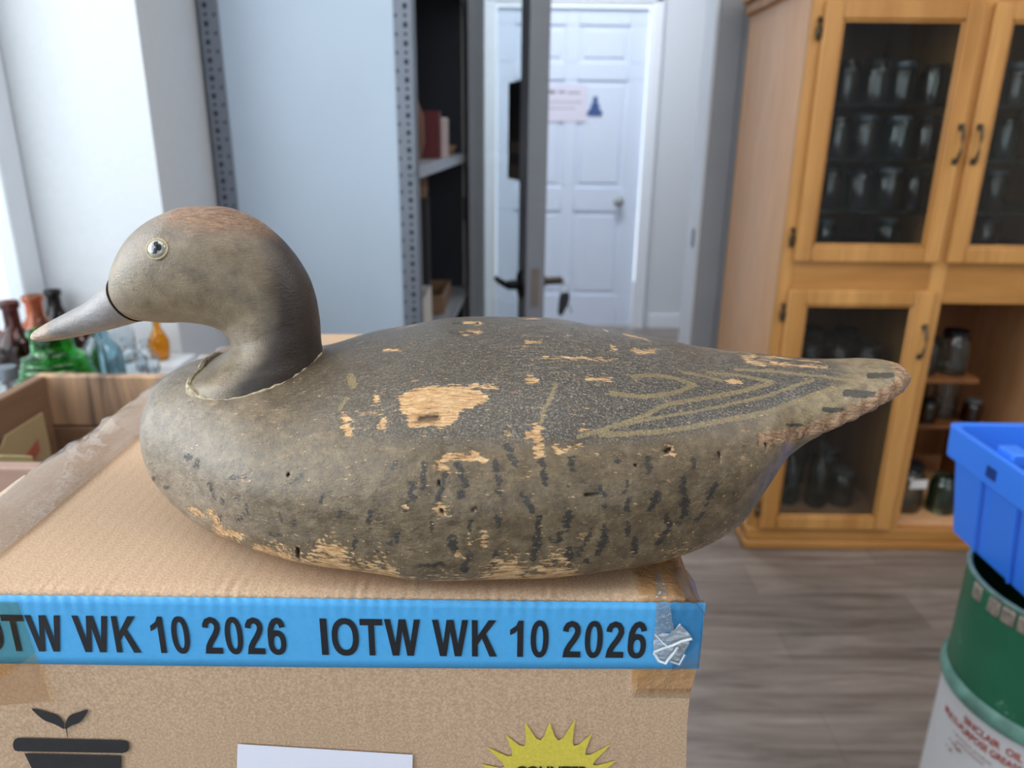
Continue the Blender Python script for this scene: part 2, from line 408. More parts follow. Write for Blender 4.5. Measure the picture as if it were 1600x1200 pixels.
for px_ in (-SDEP+.045, -.001):
    b = MB(); x0 = px_-.045 if px_ < -.1 else px_-.043
    b.box(x0, x0+.045, SLEN, SLEN+.002, 0, SHT).box(px_-.002, px_, SLEN-.04, SLEN, 0, SHT)
    z = .05
    while z < SHT-.03:
        b.box(px_, px_+.0003, SLEN-.022, SLEN-.014, z, z+.012, 1); z += .0385
    b.build('post', [GALV, HOLE], SH, smooth=False)
MB().box(-SDEP+.003, -.003, .001, .003, .02, SHT-.01).build('side_panel', PANEL, SH, smooth=False)
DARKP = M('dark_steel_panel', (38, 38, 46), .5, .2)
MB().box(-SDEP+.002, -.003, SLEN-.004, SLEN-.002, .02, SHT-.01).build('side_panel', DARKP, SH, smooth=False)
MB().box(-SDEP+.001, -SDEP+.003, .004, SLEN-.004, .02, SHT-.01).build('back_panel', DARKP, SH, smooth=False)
SZ = [.30, .735, 1.245, 1.78]
for z in SZ:
    b = MB(); b.box(-SDEP+.004, -.004, .004, SLEN-.005, z-.003, z)
    b.box(-.006, -.002, .004, SLEN-.005, z-.03, z).box(-SDEP+.004, -SDEP+.007, .004, SLEN-.005, z-.03, z-.003)
    b.build('shelf', M('galvanised_shelf', (176, 180, 188), .35, .5, var=.05), SH, smooth=False)
for px_ in (-.01,):
    for z in SZ:
        MB().lathe([(0, 0), (.006, 0), (.006, .003), (0, .004)], 8).build('bolt', GALV, SH, loc=(-.012, -.004, z-.015)).rotation_euler = (math.pi/2, 0, 0)
SHM = Matrix.Translation(SH.location) @ Matrix.Rotation(SH.rotation_euler[2], 4, 'Z')
def onshelf(x, y, z): return SHM @ Vector((x, y, z))
tag(SH, 'tall grey metal shelving unit with slotted posts and blue grey side', 'shelves')
# things kept on the shelves
def lathe_obj(name, prof, mat, parent=None, n=28, **k): return MB().lathe(prof, n).build(name, mat, parent, **k)
fig = empty('white_figurine', onshelf(-.05, .16, 1.2455))
lathe_obj('figure', [(0, 0), (.028, 0), (.028, .012), (.016, .022), (.02, .05), (.015, .075), (.009, .085), (.015, .10), (.012, .118), (0, .124)], M('cream_china', (196, 192, 182), .4), fig)
tag(fig, 'white china figurine standing at the front of the shelving middle shelf', 'figurine')
vase = empty('brown_vase', onshelf(-.10, .42, 1.2455))
lathe_obj('body', [(0, 0), (.04, 0), (.052, .05), (.05, .12), (.03, .17), (.018, .22), (.02, .27), (.026, .275), (.022, .268), (.013, .21)], M('brown_wood_vase', (112, 80, 62), .5), vase)
tag(vase, 'tall dark brown vase behind the red book on the middle shelf', 'vase')
def book(name, w, d, h, rgb, loc, rz, label, grp=None):
    e = empty(name, loc, rz)
    b = MB(); b.box(0, w, 0, .003, 0, h).box(0, w, d-.003, d, 0, h).box(w-.003, w, 0, d, 0, h)
    b.build('cover', M(name+'_cover'+str(rgb[0]), rgb, .6), e, bevel=.001)
    MB().box(.004, w-.004, .0035, d-.0035, .003, h-.003).build('pages', M('aged_pages', (200, 190, 176), .8), e, smooth=False)
    tag(e, label, 'book', grp); return e
book('book', .13, .045, .135, (98, 36, 40), onshelf(-.15, .52, 1.2455), math.radians(-4), 'dark red upright book on the middle shelf of the metal shelving')
can = empty('cream_candle', onshelf(-.045, .66, 1.2455))
lathe_obj('wax', [(0, 0), (.034, 0), (.035, .004), (.035, .115), (.03, .118), (0, .114)], M('pinkish_wax', (214, 194, 192), .5), can)
lathe_obj('wick', [(.0012, .113), (.0012, .124), (0, .124)], INK, can, n=6)
tag(can, 'pinkish cream pillar candle right of the dark red book on shelf', 'candle')
bk = empty('wicker_dish', onshelf(-.06, .86, 1.2455))
lathe_obj('bowl', [(0, 0), (.035, 0), (.05, .03), (.047, .031), (.033, .006), (0, .006)], M('tan_wicker', (150, 118, 84), .8, scale=90, var=.4), bk)
tag(bk, 'small tan dish at the far end of the middle shelf', 'dish')
cb = empty('open_carton', onshelf(-.215, .05, .7355), 0)
b = MB(); b.box(0, .2, 0, .003, 0, .15).box(0, .2, .30, .303, 0, .15).box(0, .003, 0, .303, 0, .15).box(.197, .2, 0, .303, 0, .15).box(0, .2, 0, .303, 0, .003)
b.build('carton_body', M('pale_carton', (206, 204, 200), .7), cb, smooth=False)
tag(cb, 'pale grey open carton on the lower shelf of the metal shelving', 'box')
st_ = empty('wooden_tray', onshelf(-.20, .62, .7355), 0)
b = MB(); b.box(0, .17, 0, .012, 0, .06).box(0, .17, .288, .30, 0, .06).box(0, .012, .012, .288, 0, .06).box(.158, .17, .012, .288, 0, .06).box(.012, .158, .012, .288, 0, .008)
b.build('tray_body', M('tray_brown', (128, 98, 74), .6), st_, bevel=.002)
tag(st_, 'brown wooden tray behind the pale carton on the lower shelf', 'tray')
bb = empty('brown_parcel', onshelf(-.16, .30, 1.1405))
# brown bundle tucked beneath the middle shelf, resting on a tall tin
lathe_obj('body', [(0, 0), (.05, 0), (.053, .02), (.052, .055), (.045, .07), (0, .07)], M('brown_paper_parcel', (120, 96, 76), .8), bb)
bb.location = onshelf(-.10, .45, 1.1355)
tin = empty('dark_canister', onshelf(-.10, .45, .7355))
lathe_obj('body', [(0, 0), (.055, 0), (.055, .40), (0, .40)], M('dark_tin', (34, 32, 38), .5, .3), tin)
bb.location.z = .7355+.401
tag(tin, 'tall dark canister on the lower shelf under the brown parcel', 'canister')
tag(bb, 'brown paper parcel sitting on the tall dark canister', 'parcel')
lt = empty('long_wooden_mallet', onshelf(-.12, .25, 1.2455))
lathe_obj('handle', [(0, 0), (.02, 0), (.016, .02), (.012, .16), (.018, .20), (.03, .215), (.03, .29), (.02, .30), (0, .30)], M('mallet_wood', (138, 104, 78), .6), lt)
tag(lt, 'brown turned wooden mallet standing beside the white figurine', 'mallet')

# ================================================================== OAK CABINET
CX0, CX1, CY0, CY1, CZ1 = .797, 1.80, 2.25, 2.84, 1.80
CT = empty('oak_display_cabinet', (CX0, CY0, 0))
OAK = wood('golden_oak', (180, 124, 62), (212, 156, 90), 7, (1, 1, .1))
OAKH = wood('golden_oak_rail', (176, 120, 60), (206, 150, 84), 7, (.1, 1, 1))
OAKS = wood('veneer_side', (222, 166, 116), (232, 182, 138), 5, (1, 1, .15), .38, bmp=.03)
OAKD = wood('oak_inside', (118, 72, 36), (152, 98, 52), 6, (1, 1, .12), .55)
D_ = CY1-CY0; Wd = CX1-CX0
MB().box(0, .018, .02, D_, .03, CZ1).build('side_panel', OAKS, CT, bevel=.001)
MB().box(Wd-.018, Wd, .02, D_, .03, CZ1).build('side_panel', OAKS, CT, bevel=.001)
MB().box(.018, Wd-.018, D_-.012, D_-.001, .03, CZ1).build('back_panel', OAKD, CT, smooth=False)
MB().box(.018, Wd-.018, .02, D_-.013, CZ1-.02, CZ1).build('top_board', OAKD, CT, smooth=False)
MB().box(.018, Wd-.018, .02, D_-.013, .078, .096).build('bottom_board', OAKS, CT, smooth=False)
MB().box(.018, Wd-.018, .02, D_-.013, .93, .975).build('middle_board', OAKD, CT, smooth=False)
MB().box(.47, .49, .021, D_-.013, .097, .93).build('divider', OAK, CT, smooth=False)
MB().box(.47, .485, .021, D_-.013, .976, CZ1-.021).build('divider', OAK, CT, smooth=False)
b = MB(); b.box(-.012, Wd+.012, -.012, D_, 0, .03).box(-.006, Wd+.006, -.006, D_, .03, .076)
b.build('plinth', OAKH, CT, bevel=.006)
for q_ in ((0, .04), (.452, .50), (Wd-.04, Wd)):
    MB().box(q_[0], q_[1], 0, .02, .076, CZ1).build('face_frame_stile', OAK, CT, bevel=.002)
for q_ in ((.0405, .4515, 0, .02, .845, .975), (.5005, Wd-.0405, 0, .02, .845, .975), (.0405, .4515, 0, .02, 1.655, CZ1), (.5005, Wd-.0405, 0, .02, 1.655, CZ1)):
    MB().box(*q_).build('face_frame_rail', OAKH, CT, bevel=.002)
b = MB(); b.box(-.02, Wd+.02, -.02, D_, 1.705, 1.74).box(-.035, Wd+.035, -.035, D_, 1.74, CZ1+.02)
b.build('cornice', OAKH, CT, bevel=.006)
PANE = glass_thin('cabinet_glass', (.86, .88, .88), .018)
IRON = M('antique_pewter', (92, 84, 72), .45, .7, var=.2, scale=120)
def cab_door(x0, x1, z0, z1, sw, rw, handle_x, handle_z, hinge_x):
    e = []
    b = MB(); b.box(x0, x0+sw, -.02, -.001, z0, z1).box(x1-sw, x1, -.02, -.001, z0, z1).box(x0+sw, x1-sw, -.0195, -.001, z0, z0+rw).box(x0+sw, x1-sw, -.0195, -.001, z1-rw, z1)
    i = .008
    b.box(x0+sw, x0+sw+i, -.015, -.004, z0+rw, z1-rw).box(x1-sw-i, x1-sw, -.015, -.004, z0+rw, z1-rw)
    b.box(x0+sw+i, x1-sw-i, -.015, -.004, z0+rw, z0+rw+i).box(x0+sw+i, x1-sw-i, -.015, -.004, z1-rw-i, z1-rw)
    d = b.build('glazed_door', OAK, CT, bevel=.004)
    MB().box(x0+sw+i, x1-sw-i, -.010, -.007, z0+rw+i, z1-rw-i).build('pane', PANE, d, smooth=False)
    h = MB(); hx, hz = handle_x, handle_z
    h.tube([(hx, -.022, hz-.05), (hx, -.034, hz-.042), (hx, -.040, hz-.02), (hx, -.041, hz+.02), (hx, -.034, hz+.042), (hx, -.022, hz+.05)], [.006, .005, .0045, .0045, .005, .006], 8)
    h.box(hx-.009, hx+.009, -.024, -.0202, hz-.055, hz-.038).box(hx-.009, hx+.009, -.024, -.0202, hz+.038, hz+.055)
    h.build('handle', IRON, d, bevel=.0015)
    for zz in (z0+.07, z1-.07):
        m = MB(); m.tube([(hinge_x, -.008, zz-.03), (hinge_x, -.012, zz-.02), (hinge_x, -.014, zz), (hinge_x, -.012, zz+.02), (hinge_x, -.008, zz+.03)], [.003, .007, .009, .007, .003], 10)
        m.build('hinge', IRON, d)
cab_door(.030, .460, .970, 1.668, .05, .046, .447, 1.305, .02)
cab_door(.484, .96, .970, 1.668, .05, .046, .499, 1.305, .975)
cab_door(.030, .466, .080, .886, .055, .045, .452, .73, .02)
GSH = glass_thin('green_edge_shelf', (.55, .68, .66), .10)
for z in (1.113, 1.261, 1.411):
    MB().box(.02, .468, .05, D_-.02, z-.006, z).build('glass_shelf', GSH, CT, smooth=False)
    MB().box(.487, Wd-.02, .05, D_-.02, z-.006, z).build('glass_shelf', GSH, CT, smooth=False)
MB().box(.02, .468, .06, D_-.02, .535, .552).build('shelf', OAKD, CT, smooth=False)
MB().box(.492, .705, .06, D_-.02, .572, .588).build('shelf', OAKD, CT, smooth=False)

tag(CT, 'golden oak display cabinet with glass doors, filled with old glass jars', 'cabinet')

# ---- jars
def jar_prof(r, h, shoulder=.82, neck=.72):
    return [(0, .004), (r*.8, .003), (r*.95, 0), (r, .008), (r, h*shoulder-.012), (r*.95, h*shoulder), (r*neck, h*shoulder+.014), (r*neck, h-.012), (r*neck+.003, h-.008), (r*neck, h)]
def jar_inner(r, h): return [(0, .009), (r*.86, .010), (r*.92, .02), (r*.92, h*.78), (r*.66, h*.88), (r*.66, h-.006)]
ZINC = M('zinc_lid', (116, 124, 132), .45, .55, var=.12, scale=60)
DLID = M('dark_lid', (40, 42, 48), .45, .5)
GLs = {'clear': glass_thin('jar_clear', (.78, .80, .78), .07, .05, .035, lin((120, 118, 108))),
       'aqua': glass_thin('jar_aqua', (.52, .72, .72), .08, .05, .05, lin((90, 130, 130))),
       'amber': glass_thin('jar_amber', (.30, .12, .06), .07, .06, .10, lin((90, 40, 25))),
       'green': glass_thin('jar_green', (.42, .56, .46), .07, .05, .05, lin((80, 100, 88))),
       'smoke': glass_thin('jar_smoke', (.50, .44, .38), .06, .05, .05, lin((95, 82, 68)))}
PROTO = {}
def make_jar(kind, col, lid):
    e = empty({'jar': 'canning_jar', 'bottle': 'glass_bottle', 'dome': 'glass_dome', 'small': 'squat_jar'}[kind], (0, 0, -20))
    if kind == 'jar': r, h = .043, .118; MB().lathe(jar_prof(r, h), 24).lathe(jar_inner(r, h), 20).build('body', GLs[col], e)
    elif kind == 'small': r, h = .036, .085; MB().lathe(jar_prof(r, h), 24).lathe(jar_inner(r, h), 20).build('body', GLs[col], e)
    elif kind == 'bottle':
        r, h = .036, .23
        MB().lathe([(0, .004), (r*.8, 0), (r, .01), (r, h*.5), (r*.8, h*.6), (r*.38, h*.70), (r*.33, h*.92), (r*.45, h*.94), (r*.45, h)], 24).build('body', GLs[col], e)
    else:
        r, h = .058, .21
        MB().lathe([(r, 0), (r, h*.6), (r*.94, h*.8), (r*.7, h*.94), (r*.3, h), (0, h)], 28).lathe([(r*1.12, -.001), (r*1.12, .008), (r*.6, .008), (0, .008)], 28).build('body', GLs[col], e)
    if lid and kind in ('jar', 'small'):
        q = r*.76
        MB().lathe([(q, h-.016), (q+.001, h+.004), (q-.004, h+.007), (q*.6, h+.006), (0, h+.008)], 24).build('lid', lid, e)
    return e
def put_jar(kind, col, lid, x, y, z, label, group=None, s=1.0):
    key = (kind, col, lid.name if lid else '')
    if key not in PROTO: PROTO[key] = o = make_jar(kind, col, lid)
    else: o = copy_tree(PROTO[key])
    o.location = (x, y, z); o.rotation_euler = (0, 0, random.uniform(0, 6)); o.scale = (s, s, s)
    cat = {'jar': 'jar', 'bottle': 'bottle', 'dome': 'dome', 'small': 'jar'}[kind]
    tag(o, label, cat, group); return o
ORD = ['leftmost', 'second from left', 'third from left', 'fourth from left', 'rightmost']
def cname(c): return {'clear': 'clear glass', 'aqua': 'aqua glass', 'amber': 'dark amber', 'green': 'green tinted', 'smoke': 'smoky glass'}[c]
rows = [  # shelf z, name, jars front to back
    (1.4115, 'top shelf', ['clear', 'smoke', 'clear', 'clear', 'clear'], [ZINC, None, DLID, ZINC, None]),
    (1.2615, 'second shelf', ['smoke', 'clear', 'clear', 'aqua', 'amber'], [DLID, None, ZINC, ZINC, DLID]),
    (1.1135, 'third shelf', ['amber', 'amber', 'clear', 'clear', 'smoke'], [DLID, DLID, DLID, ZINC, DLID])]
for z, nm, cols, lids in rows:
    for i in range(5):
        put_jar('jar', cols[i], lids[i], CX0+.063+i*.0895+random.uniform(-.001, .001), CY0+.11+random.uniform(-.02, .02), z,
                f'{cname(cols[i])} jar, {ORD[i]} in front row, {nm} behind upper left cabinet door', s=random.uniform(.93, 1.0))
        if i < 4:
            put_jar('jar', 'smoke' if i % 2 else 'clear', ZINC if i % 2 else None, CX0+.11+i*.094, CY0+.25+random.uniform(-.02, .02), z,
                    f'jar behind the front row, {nm} behind upper left cabinet door', f'back row jars upper left {nm}', s=random.uniform(.9, 1.0))
for x, c, l, s, t in ((.075, 'clear', ZINC, 1.0, 'large clear jar with zinc lid in lower left corner behind upper left door'),
                   (.165, 'clear', None, .86, 'open clear jar second on the cabinet middle board behind upper left door'),
                   (.36, 'green', ZINC, .9, 'zinc lidded jar standing alone at right of board behind upper left door')):
    put_jar('jar', c, l if l else ZINC, CX0+x, CY0+.13, .9755, t, s=s)
# upper right door
rr = [(1.4115, 'top shelf', ['clear', 'clear']), (1.2615, 'second shelf', ['clear', 'aqua']), (1.1135, 'third shelf', ['aqua', 'smoke']), (.9755, 'bottom board', ['smoke', 'amber'])]
for z, nm, cols in rr:
    for i, c in enumerate(cols):
        put_jar('jar', c, [ZINC, DLID][(i+len(nm)) % 2] if nm != 'second shelf' else None, CX0+.555+i*.10, CY0+.12, z, f'{cname(c)} jar, {["left", "right"][i]} one on {nm} behind upper right cabinet door', s=.95)
        put_jar('jar', 'smoke', ZINC, CX0+.60+i*.10, CY0+.27, z, f'jar behind the front pair, {nm} behind upper right door', f'back jars upper right {nm}', s=.92)
# lower left
for i in range(4):
    if i < 3: put_jar('jar', 'smoke', DLID, CX0+.12+i*.12, CY0+.29, .5525, 'shadowy jar in back row of wooden shelf behind lower left door', 'back row jars behind lower left door', s=1.15)
    put_jar('jar', ['clear', 'smoke', 'clear', 'aqua'][i], DLID, CX0+.085+i*.095, CY0+.14, .5525, f'shadowy jar, {ORD[i]} on the wooden shelf behind lower left door', s=1.06)
for i, (kd, c) in enumerate((('jar', 'green'), ('bottle', 'aqua'), ('bottle', 'green'), ('jar', 'clear'))):
    put_jar(kd, c, ZINC if kd == 'jar' else None, CX0+.085+i*.092, CY0+.13+.02*(i % 2), .0965, f'{cname(c)} {"bottle" if kd == "bottle" else "jar"}, {ORD[i]} on cabinet floor behind lower left door', s=1.05)
    if i < 3: put_jar('bottle' if i % 2 else 'jar', 'aqua', None if i % 2 else ZINC, CX0+.12+i*.12, CY0+.30, .0965, f'{"bottle" if i % 2 else "jar"} in back row on cabinet floor behind lower left door', f'back row {"bottles" if i % 2 else "jars"} on lower left cabinet floor', s=1.25)
# lower right, no door
put_jar('jar', 'clear', DLID, CX0+.547, CY0+.12, .5885, 'clear jar with dark lid half hidden behind the open compartment stile', s=1.0)
put_jar('jar', 'clear', DLID, CX0+.645, CY0+.13, .5885, 'clear jar with broad dark lid at right end of the short shelf', s=1.15)
def riser(x, y, w, d, z0, z1, label):
    e = empty('display_riser', (x, y, z0))
    b = MB(); b.box(0, w, 0, d, z1-z0-.012, z1-z0).box(0, .012, 0, d, 0, z1-z0-.012).box(w-.012, w, 0, d, 0, z1-z0-.012)
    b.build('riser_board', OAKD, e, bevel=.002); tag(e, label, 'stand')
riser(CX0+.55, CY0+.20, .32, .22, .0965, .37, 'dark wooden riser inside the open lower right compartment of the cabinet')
put_jar('dome', 'clear', None, CX0+.755, CY0+.32, .372, 'tall clear glass dome on the riser in the open lower compartment', s=.95)
put_jar('small', 'clear', DLID, CX0+.585, CY0+.28, .3705, 'squat clear jar on the riser, left of the glass dome', s=1.0)
put_jar('small', 'smoke', DLID, CX0+.668, CY0+.25, .3705, 'squat smoky jar on the riser, directly beside the glass dome', s=.9)
put_jar('small', 'amber', ZINC, CX0+.825, CY0+.25, .3705, 'squat brownish jar on the riser, right of the glass dome', s=.9)
jt = put_jar('jar', 'clear', DLID, CX0+.57, CY0+.12, .0965, 'large clear jar with white paper tag in open lower compartment', s=1.35)
b = MB(); b.box(-.022, .022, -.0475, -.0462, .075, .098); tg = b.build('paper_tag', M('white_tag', (235, 235, 235), .6), jt, smooth=False); jt.rotation_euler = (0, 0, .1)
put_jar('jar', 'green', None, CX0+.69, CY0+.10, .0965, 'green tinted open jar in front of the riser', s=1.1)
put_jar('bottle', 'aqua', None, CX0+.778, CY0+.11, .0965, 'aqua glass bottle in front of the riser beside the blue tote', s=.8)
put_jar('jar', 'aqua', None, CX0+.87, CY0+.12, .0965, 'aqua open jar in front of the riser, behind the blue tote', s=1.1)

# ================================================================== TABLE, CRATE AND CARTON
TZ = .70
tb = empty('wooden_work_table', (-.33, .62, 0))
TW = wood('table_board', (96, 74, 58), (122, 96, 76), 5, (.12, 1, 1), .55)
MB().box(-.36, .395, -.33, .44, TZ-.035, TZ).build('tabletop', TW, tb, bevel=.003)
for x in (-.33, .34):
    for y in (-.29, .38):
        MB().box(x, x+.045, y-.02, y+.025, 0, TZ-.035).build('leg', TW, tb, bevel=.003)
tag(tb, 'dark wooden work table carrying the carton and the wooden crate', 'table')

CR = empty('wooden_crate', (-.655, .705, TZ))
CRW = wood('crate_board', (112, 84, 66), (168, 128, 98), 9, (.12, 1, .9), .65, (.3, .7))
CRE = wood('crate_end', (122, 92, 70), (150, 118, 92), 9, (1, .15, 1), .65, (.3, .7))
CRI = wood('crate_streaked', (104, 82, 70), (196, 158, 124), 16, (1, 1, .12), .65, (.42, .62))
CH = .296; CL = .345; CDp = .30
MB().box(-.016, CL, 0, .016, 0, CH).build('front_board', wood('crate_front', (150, 118, 104), (178, 148, 134), 9, (.12, 1, 1), .6), CR, bevel=.002)
MB().box(-.016, CL, CDp, CDp+.016, CH-.075, CH).build('back_board', CRI, CR, bevel=.002)
MB().box(-.016, CL, CDp, CDp+.014, 0, CH-.077).build('back_board', CRE, CR, bevel=.002)
MB().box(-.016, 0, .0165, CDp-.0005, 0, CH).build('end_board', CRE, CR, bevel=.002)
MB().box(CL-.016, CL, .0165, CDp-.0005, 0, CH).build('end_board', CRE, CR, bevel=.002)
MB().box(.0005, CL-.0165, .0165, CDp-.0005, .0, .012).build('bottom_board', CRE, CR, smooth=False)
b = MB(); b.tube([(.02, .025, CH-.012), (.32, .025, CH-.012)], .0025, 6); b.build('wire', M('dull_wire', (130, 128, 126), .4, .7), CR)
tag(CR, 'old brown wooden crate with scraps of carton, left of the box', 'crate')
KRAFT2 = M('scrap_kraft', (176, 156, 118), .8, var=.06)
fl = MB(); fl.poly([(.003, .03, .013), (.003, .272, .013), (.005, .268, .252), (.004, .19, .250), (.004, .18, .240), (.003, .03, .238)], (1, 0, 0), .003, 0)
fl.poly([(.0085, .185, .180), (.0085, .245, .205), (.0085, .245, .222), (.0085, .185, .200)], (1, 0, 0), .0006, 1)
fl = fl.build('carton_scrap', [KRAFT2, M('faded_red_print', (176, 96, 82), .7)], loc=(-.655, .705, TZ+.001), smooth=False)
tag(fl, 'kraft carton scrap with faded red print leaning inside the crate', 'cardboard')
f2 = MB(); f2.poly([(.03, .02, .013), (.10, .09, .013), (.095, .085, .262), (.075, .065, .272), (.02, .012, .268)], (.7, -.7, .0), .003)
f2 = f2.build('carton_scrap', M('pale_carton_scrap', (190, 176, 130), .8), loc=(-.655, .722, TZ+.001), smooth=False)
tag(f2, 'pale folded carton piece at the near left corner inside crate', 'cardboard')
f3 = MB().box(0, .21, -.009, .009, -.004, .004).build('paint_stick', M('pale_slat', (182, 150, 130), .7), bevel=.001)
f3.location = (-.548, .845, TZ+.240); f3.rotation_euler = (0, .02, -.12)
f4 = MB().box(.125, .30, .11, .28, .013, .20).build('folded_carton', M('folded_carton_brown', (120, 96, 76), .8), loc=(-.655, .705, TZ), bevel=.004)
tag(f4, 'dull brown folded carton standing on the bottom of the crate', 'cardboard')
tag(f3, 'pale flat wooden stick lying slantwise inside the wooden crate', 'stick')

# ---- the shipping carton
BX0, BX1, BY0, BY1, BZ1 = -.292, .084, .279, .715, 1.14
BXM = empty('shipping_carton', (BX0, BY0, TZ))
BW, BD, BH = BX1-BX0, BY1-BY0, BZ1-TZ
def kraft_mat():
    m, N, L, p = mk('kraft_cardboard'); nt = m.node_tree
    mp = texco(nt, (1, 1, 1)); n1 = noise(nt, mp, 900, 2, .6); n2 = noise(nt, mp, 9, 3, .5); n3 = noise(nt, texco(nt, (60, 400, 400)), 6, 2)
    c = ramp(nt, n1.outputs[0], [(.3, lin((174, 143, 115))), (.5, lin((190, 159, 131))), (.72, lin((206, 177, 149)))]).outputs[0]
    c = mix(nt, .5, c, ramp(nt, n2.outputs[0], [(.3, .82), (.7, 1.0)]).outputs[0], 'MULTIPLY')
    at_ = N.new('ShaderNodeAttribute'); at_.attribute_name = 'worn'
    sep = N.new('ShaderNodeSeparateColor'); L.new(at_.outputs['Color'], sep.inputs[0])
    c = mix(nt, sep.outputs[0], c, lin((166, 122, 74)))           # kraft seen through brown-tinted tape
    L.new(c, p.inputs['Base Color'])
    nb = noise(nt, mp, 55, 5, .65)
    r = ramp(nt, nb.outputs[0], [(.42, 0.0), (.60, 1.0)])
    tp = mth(nt, 'MULTIPLY', sep.outputs[1], 1.0)
    L.new(mth(nt, 'SUBTRACT', .82, mth(nt, 'MULTIPLY', tp, .56)), p.inputs['Roughness'])
    L.new(mth(nt, 'MULTIPLY', tp, .9), p.inputs['Coat Weight']); p.inputs['Coat Roughness'].default_value = .18
    p.inputs['Specular IOR Level'].default_value = .3
    b1 = bump(nt, n1.outputs[0], .12, .0004, p)
    wv = N.new('ShaderNodeTexWave'); wv.inputs['Scale'].default_value = 42; wv.inputs['Distortion'].default_value = 1.2; wv.inputs['Detail'].default_value = 1
    mpw = texco(nt, (1, .02, .02)); L.new(mpw.outputs[0], wv.inputs[0])
    b2 = bump(nt, wv.outputs[0], .05, .0012, p, b1)
    b3 = bump(nt, mth(nt, 'MULTIPLY', nb.outputs[0], sep.outputs[1]), .9, .004, p, b2)
    return m
KRAFT = kraft_mat()
def carton():
    nx, ny, nz = 330, 110, 60
    V = []; idx = {}; F = []
    def P(i, j, k):
        key = (i, j, k)
        if key not in idx: idx[key] = len(V); V.append((i/nx, j/ny, k/nz))
        return idx[key]
    for i in range(nx):
        for j in range(ny):
            F.append((P(i, j, nz), P(i+1, j, nz), P(i+1, j+1, nz), P(i, j+1, nz)))
        for k in range(nz):
            F.append((P(i, 0, k), P(i+1, 0, k), P(i+1, 0, k+1), P(i, 0, k+1)))
            F.append((P(i, ny, k), P(i, ny, k+1), P(i+1, ny, k+1), P(i+1, ny, k)))
    for j in range(ny):
        for k in range(nz):
            F.append((P(0, j, k), P(0, j, k+1), P(0, j+1, k+1), P(0, j+1, k)))
            F.append((P(nx, j, k), P(nx, j+1, k), P(nx, j+1, k+1), P(nx, j, k+1)))
    V = np.array(V)
    V[:, 2] = 1-(1-V[:, 2])**1.6           # denser rows near the top
    p = V*np.array([BW, BD, BH])
    # rounded top edges
    def rnd(p, r, ax):
        lo = p[:, ax]; size = (BW, BD)[ax]
        for side in (0, 1):
            d = lo if side == 0 else size-lo
            dz = BH-p[:, 2]
            a = np.clip(r-d, 0, None); b = np.clip(r-dz, 0, None)
            m = (a > 0) & (b > 0)
            l = np.sqrt(a[m]**2+b[m]**2); s = np.maximum(np.maximum(a[m], b[m]), 1e-9)
            k = np.minimum(1, s/ l) 
            na, nb = a[m]*k, b[m]*k
            p[m, 2] = BH-(r-nb); v = r-na
            p[m, ax] = v if side == 0 else size-v
        return p
    p = rnd(p, .0045, 1); p = rnd(p, .010, 0)
    x, y, z = p.T.copy()
    top = np.clip((z-(BH-.03))/.03, 0, 1)
    # sagging, worn left shoulder of the lid under its tape
    lft = np.exp(-(x/.035)**2)*top
    p[:, 2] -= top*.010*np.clip(1-x/.045, 0, 1)**2*(1+.15*np.sin(y*33)+.1*np.sin(y*71+1))*np.clip(.4+y/.1, 0, 1)
    p[:, 0] += lft*.004*np.sin(y*40+.6)
    # far left corner caved in
    cr = np.exp(-((x/.05)**2+((y-BD)/.06)**2))*top
    p[:, 2] -= cr*.010
    # corrugation ripples along the front top crease
    fe = np.exp(-(y/.007)**2)*np.clip((z-(BH-.012))/.012, 0, 1)
    p[:, 2] += fe*.0004*np.sin(x*1180+3*np.sin(x*61))*(.15+.85*(np.sin(x*47)*np.sin(x*113+1))**2)
    p[:, 1] += np.exp(-((BH-z)/.007)**2)*(y < .001)*.0004*np.sin(x*1180)*(.4+.6*np.sin(x*47)**2)
    # crushed near right corner
    cc = np.exp(-(((BW-x)/.016)**2+(y/.022)**2))*top
    p[:, 2] -= cc*.004; p[:, 0] += cc*.002*np.sin(z*500); p[:, 1] += cc*.002
    # right side crease below
    rs = np.exp(-((BW-x)/.004)**2)*np.clip((BH-.03-z)/.02, 0, 1)
    p[:, 0] -= rs*.0010*(1+np.sin(z*70))
    # front face gently bowed
    fb = (y < .002)*np.sin(np.pi*np.clip(z/BH, 0, 1))*np.sin(np.pi*np.clip(x/BW, 0, 1))
    p[:, 1] -= fb*.002
    # taped areas
    tan = np.clip(1-np.abs(x-.035+.0*y)/.03, 0, 1)*(y > .02)*top
    tape = np.clip((.056-x-.02*np.clip(y-.05, 0, 1))/.006, 0, 1)*(top > .05)
    tan = .75*tape*np.clip((x-.012)/.02, 0, 1)*(.5+.5*np.sin(y*60+x*140)**2)
    rc = np.clip((x-(BW-.030))/.004, 0, 1)*(z > BH-.05)*(y < .15)
    # brown patch below the blue strip on the right
    q = (x > BW-.029) & (x < BW-.010) & (y < .01) & (z > BH-.0475+.014*((x-(BW-.029))/.019)) & (z < BH-.03)
    pat = np.where(q, 1., 0.)
    px_ = proj(p+np.array(BXM.location))
    le = ((px_[:, 0]+ (1200-px_[:, 1])*-.0) < 30+(px_[:, 1]-900)*.245) & (px_[:, 1] < 1101-(px_[:, 0])*.12) & (px_[:, 0] < 100) & (y < .02)
    corner = (px_[:, 0] < 30+(px_[:, 1]-940)*.28+40) & (px_[:, 1] < 1102-.12*px_[:, 0]) & (y < .04) & (x < .2) & (px_[:,1] > 890)
    lm = np.where(corner & (px_[:, 0] > -400), .7, 0)*(y < .03)
    wr = np.maximum.reduce([tan*.42, rc*.75, pat*.9])
    gl = np.maximum.reduce([tape*.6, rc*.9, pat*.3])
